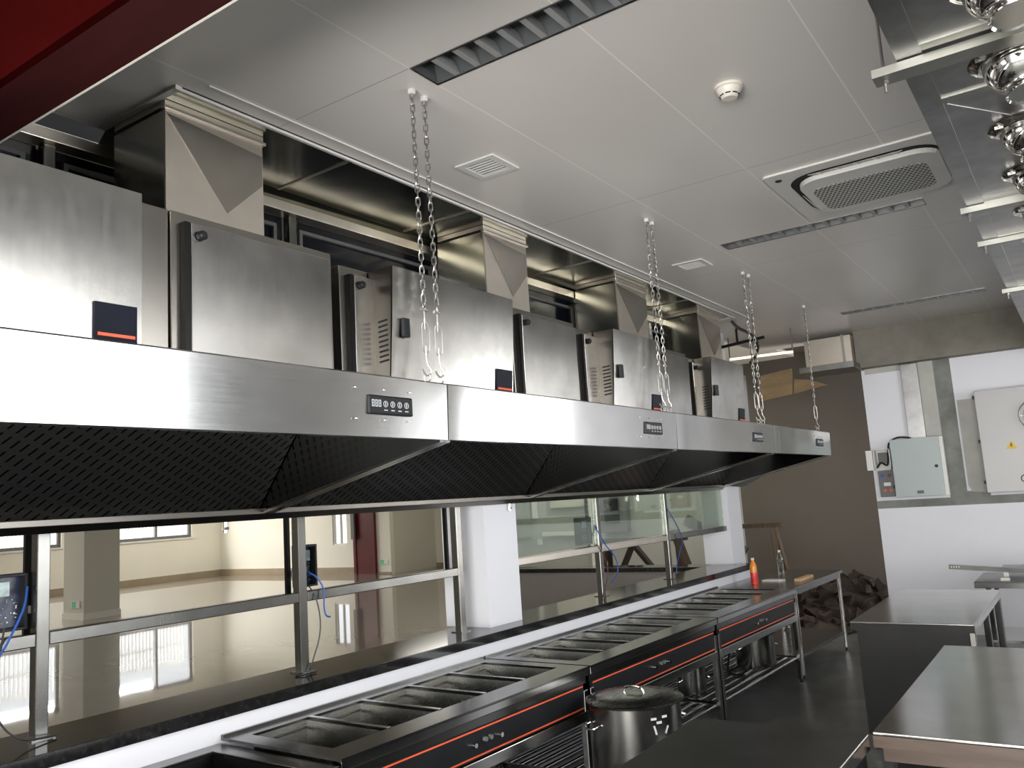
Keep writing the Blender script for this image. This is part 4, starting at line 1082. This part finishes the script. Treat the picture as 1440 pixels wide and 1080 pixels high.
def rubble(name, cx, cy, rx, ry, h, n, mat, lab, sz=(.05, .16)):
    mb = MB()
    for k in range(n):
        a = random.uniform(0, 2*PI); r = math.sqrt(random.random())
        px, py = cx+rx*r*math.cos(a), cy+ry*r*math.sin(a); hz = h*(1-r)**.8
        pz = random.uniform(.2, 1)*hz+.03; s = random.uniform(*sz)
        q = Quaternion((random.random()-.5, random.random()-.5, random.random()-.5), random.uniform(0, 3)).to_matrix()
        P = []
        for (i, j, l) in ((-1, -1, -1), (1, -1, -1), (1, 1, -1), (-1, 1, -1), (-1, -1, 1), (1, -1, 1), (1, 1, 1), (-1, 1, 1)):
            v = Vector((i*s*random.uniform(.5, 1.1), j*s*random.uniform(.4, 1), l*s*random.uniform(.2, .6)))
            v = q @ v; P.append((px+v.x, py+v.y, max(.005, pz+v.z)))
        mb.hexa(P)
    # mound core
    mb.lathe([(0, h*.8), (rx*.3, h*.6), (rx*.6, h*.28), (rx*.9, .02)], (cx, cy, 0), 18)
    solo(name, mb, mat, lab, 'rubble', loc=(cx, cy, 0))['kind'] = 'stuff'
rubble('rubble_pile', -2.90, 11.85, .95, .85, .62, 170, 'rubble', 'heap of dark brown rubble and scrap in the far corridor corner')
rubble('rubble_pile', -2.9, 10.55, .40, .22, .18, 28, 'rag', 'low pile of pinkish broken pieces in front of the dark rubble heap', (.03, .08))

# ------------------------------------------------------------------ tables on the right
def table(name, lab, x0, x1, y0, y1, z, top, side=None, legs=(), edge='table', shelf=None):
    t = thing(name, lab, 'table', ((x0+x1)/2, (y0+y1)/2, 0), group='stainless tables in the right half')
    obj('top', MB().box(x0, x1, y0, y1, z-.012, z), top, t, bevel=.004)
    obj('front_edge', MB().box(x0, x1, y0, y0+.012, z-.055, z-.012), edge, t)
    obj('side_edge', MB().box(x1-.012, x1, y0+.012, y1, z-.055, z-.012), 'table', t)
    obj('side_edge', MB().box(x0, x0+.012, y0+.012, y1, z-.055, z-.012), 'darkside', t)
    if side: side(t)
    for (x, y, w) in legs:
        l = obj('leg', MB().box(x-w/2, x+w/2, y-w/2, y+w/2, .03, z-.055), 'frame', t, bevel=.004)
        obj('foot', MB().cyl((x, y, 0), .015, .032, 12), 'black', l)
    if shelf is not None:
        obj('shelf', MB().box(x0+.03, x1-.03, y0+.03, y1-.03, shelf-.02, shelf), 'table', t)
    return t
def side1(t):
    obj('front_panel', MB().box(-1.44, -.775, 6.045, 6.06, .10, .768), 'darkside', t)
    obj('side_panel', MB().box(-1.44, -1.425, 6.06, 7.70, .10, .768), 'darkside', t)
table('prep_table', 'stainless prep table with a dark closed front in front of the white wall', -1.475, -.735, 6.02, 7.80, .823, 'table', side1,
      ((-1.40, 6.09, .04), (-.76, 6.09, .04), (-.76, 6.9, .04), (-.755, 7.68, .045), (-1.40, 7.75, .04)), 'darkside', .22)
def side2(t):
    obj('under_board', MB().box(-.78, .5, 3.455, 5.20, .715, .767), 'plyedge', t)
    obj('under_panel', MB().box(-.76, -.745, 3.50, 5.18, .10, .714), 'darkside', t)
    obj('back_panel', MB().box(-.744, .5, 5.165, 5.18, .10, .714), 'darkside', t)
table('prep_table', 'stainless prep table with a brown board under its edge at the bottom right', -.805, .55, 3.425, 5.27, .823, 'table', side2, ((.50, 3.5, .04), (.5, 5.2, .04)), 'plyedge')
def side3(t):
    obj('under_panel', MB().box(-1.45, -1.435, 1.5, 3.36, .1, .767), 'darkside', t)
    obj('right_panel', MB().box(-.835, -.82, 1.5, 3.36, .1, .767), 'darkside', t)
table('prep_table', 'dull dark topped prep table at the bottom edge', -1.49, -.812, 1.45, 3.40, .823, 'tabledark', side3, ((-1.40, 1.52, .04), (-.88, 1.52, .04)), 'tabledark')  # dark reflection in this steel top is put into its colour
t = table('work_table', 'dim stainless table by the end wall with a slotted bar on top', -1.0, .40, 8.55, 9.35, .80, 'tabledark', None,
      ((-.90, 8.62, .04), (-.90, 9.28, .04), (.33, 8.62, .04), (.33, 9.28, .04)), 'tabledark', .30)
t = thing('slotted_bar', 'dark slotted steel bar lying across the table by the end wall', 'bar', (-.7, 8.9, .83))
obj('bar', MB().bar((-1.24, 9.0, .892), (-.20, 8.85, .835), .04, .04), 'galv', t)
for k in range(4):
    x = -1.225+k*.022
    obj('slot', MB().box(x, x+.010, 8.974-k*.003, 8.978-k*.003, .884, .900), 'aluwhite', t)
solo('steel_sheet', MB().box(-.82, .30, 8.95, 9.32, .86, .875).box(-.80, -.76, 9.0, 9.04, .80, .86).box(.2, .24, 9.0, 9.04, .80, .86), 'galv', 'grey steel tray resting on the table by the end wall', 'tray')
solo('white_box', MB().box(-.80, -.73, 8.66, 8.71, .80, .82), 'paper', 'small white packet under the slotted bar', 'packet')
def side5(t): pass
table('low_bench', 'low steel bench at the right edge behind the bottom right prep table', -.45, .5, 6.3, 7.5, .60, 'table', None, ((-.40, 6.36, .035), (-.40, 7.44, .035)), 'table')

# ------------------------------------------------------------------ lights
def area(name, loc, rot, sx, sy, e, col=(1, 1, 1)):
    l = bpy.data.lights.new(name, 'AREA'); l.shape = 'RECTANGLE'; l.size = sx; l.size_y = sy; l.energy = e; l.color = col
    o = bpy.data.objects.new(name, l); COL.objects.link(o); o.location = loc; o.rotation_euler = rot
    return o
area('daylight_right', (XR+.35, (WR[0]+WR[1])/2, (WR[2]+WR[3])/2), (0, PI/2, 0), 2.5, 3.4, 190, (.94, .97, 1))
area('daylight_end', ((WE[0]+WE[1])/2, 11.1, 2.15), (-PI/2, 0, 0), 2.15, 2.5, 115, (.94, .97, 1))
area('fill_back', (.6, -3.2, 1.75), (PI/2, 0, 0), 6.0, 2.9, 600, (1, .98, .95))  # added fill from behind the camera, brightens ceiling and end wall
# added fill lights aimed up through the windows to brighten the ceiling
area('ceiling_fill_right', (XR+1.3, 4.3, .1), (0, math.radians(180-52), 0), 2.2, 5.0, 620, (1, .95, .89))
area('ceiling_fill_end', (2.8, 11.9, .45), (math.radians(-128), 0, 0), 4.0, 1.6, 1000, (1, .95, .89))
area('ceiling_fill_back', (.6, -4.3, .05), (math.radians(122), 0, 0), 6.5, 2.2, 520, (1, .95, .89))
for y in (15.05, 11.0, 5.8, 0):
    area('daylight_hall', (HWX-1.9, y, 4.7), (0, -PI/2+.55, 0), 3.0, 4.2, 950, (1, .98, .94))
for (x, y, e) in ((-21, 15, 150), (-20.5, 5, 150), (-12, -3, 150), (-13, 16, 90), (-6.8, 10.8, 110)):
    area('hall_fill', (x, y, 3.68), (0, 0, 0), 3.5 if e > 100 else 2, 3.5 if e > 100 else 2, e, (1, .96, .88))  # unseen fill lights added overhead to brighten the hall
area('corridor_fill', (-3.9, 11.6, 3.3), (0, math.radians(20), 0), .8, .8, 14, (1, .9, .78))  # unseen fill light in the corridor, without a fixture
w = bpy.data.worlds.new('overcast_sky'); sc.world = w; w.use_nodes = True
bg = w.node_tree.nodes['Background']; bg.inputs['Color'].default_value = (.93, .96, 1, 1); bg.inputs['Strength'].default_value = 1.6

sc.view_settings.view_transform = 'Standard'
sc.view_settings.look = 'None'
sc.view_settings.exposure = 0
try:
    sc.cycles.use_denoising = True
    sc.cycles.max_bounces = 8; sc.cycles.diffuse_bounces = 4; sc.cycles.glossy_bounces = 5; sc.cycles.transparent_max_bounces = 8
    sc.cycles.sample_clamp_indirect = 4.0
    sc.cycles.caustics_reflective = False; sc.cycles.caustics_refractive = False
except Exception: pass
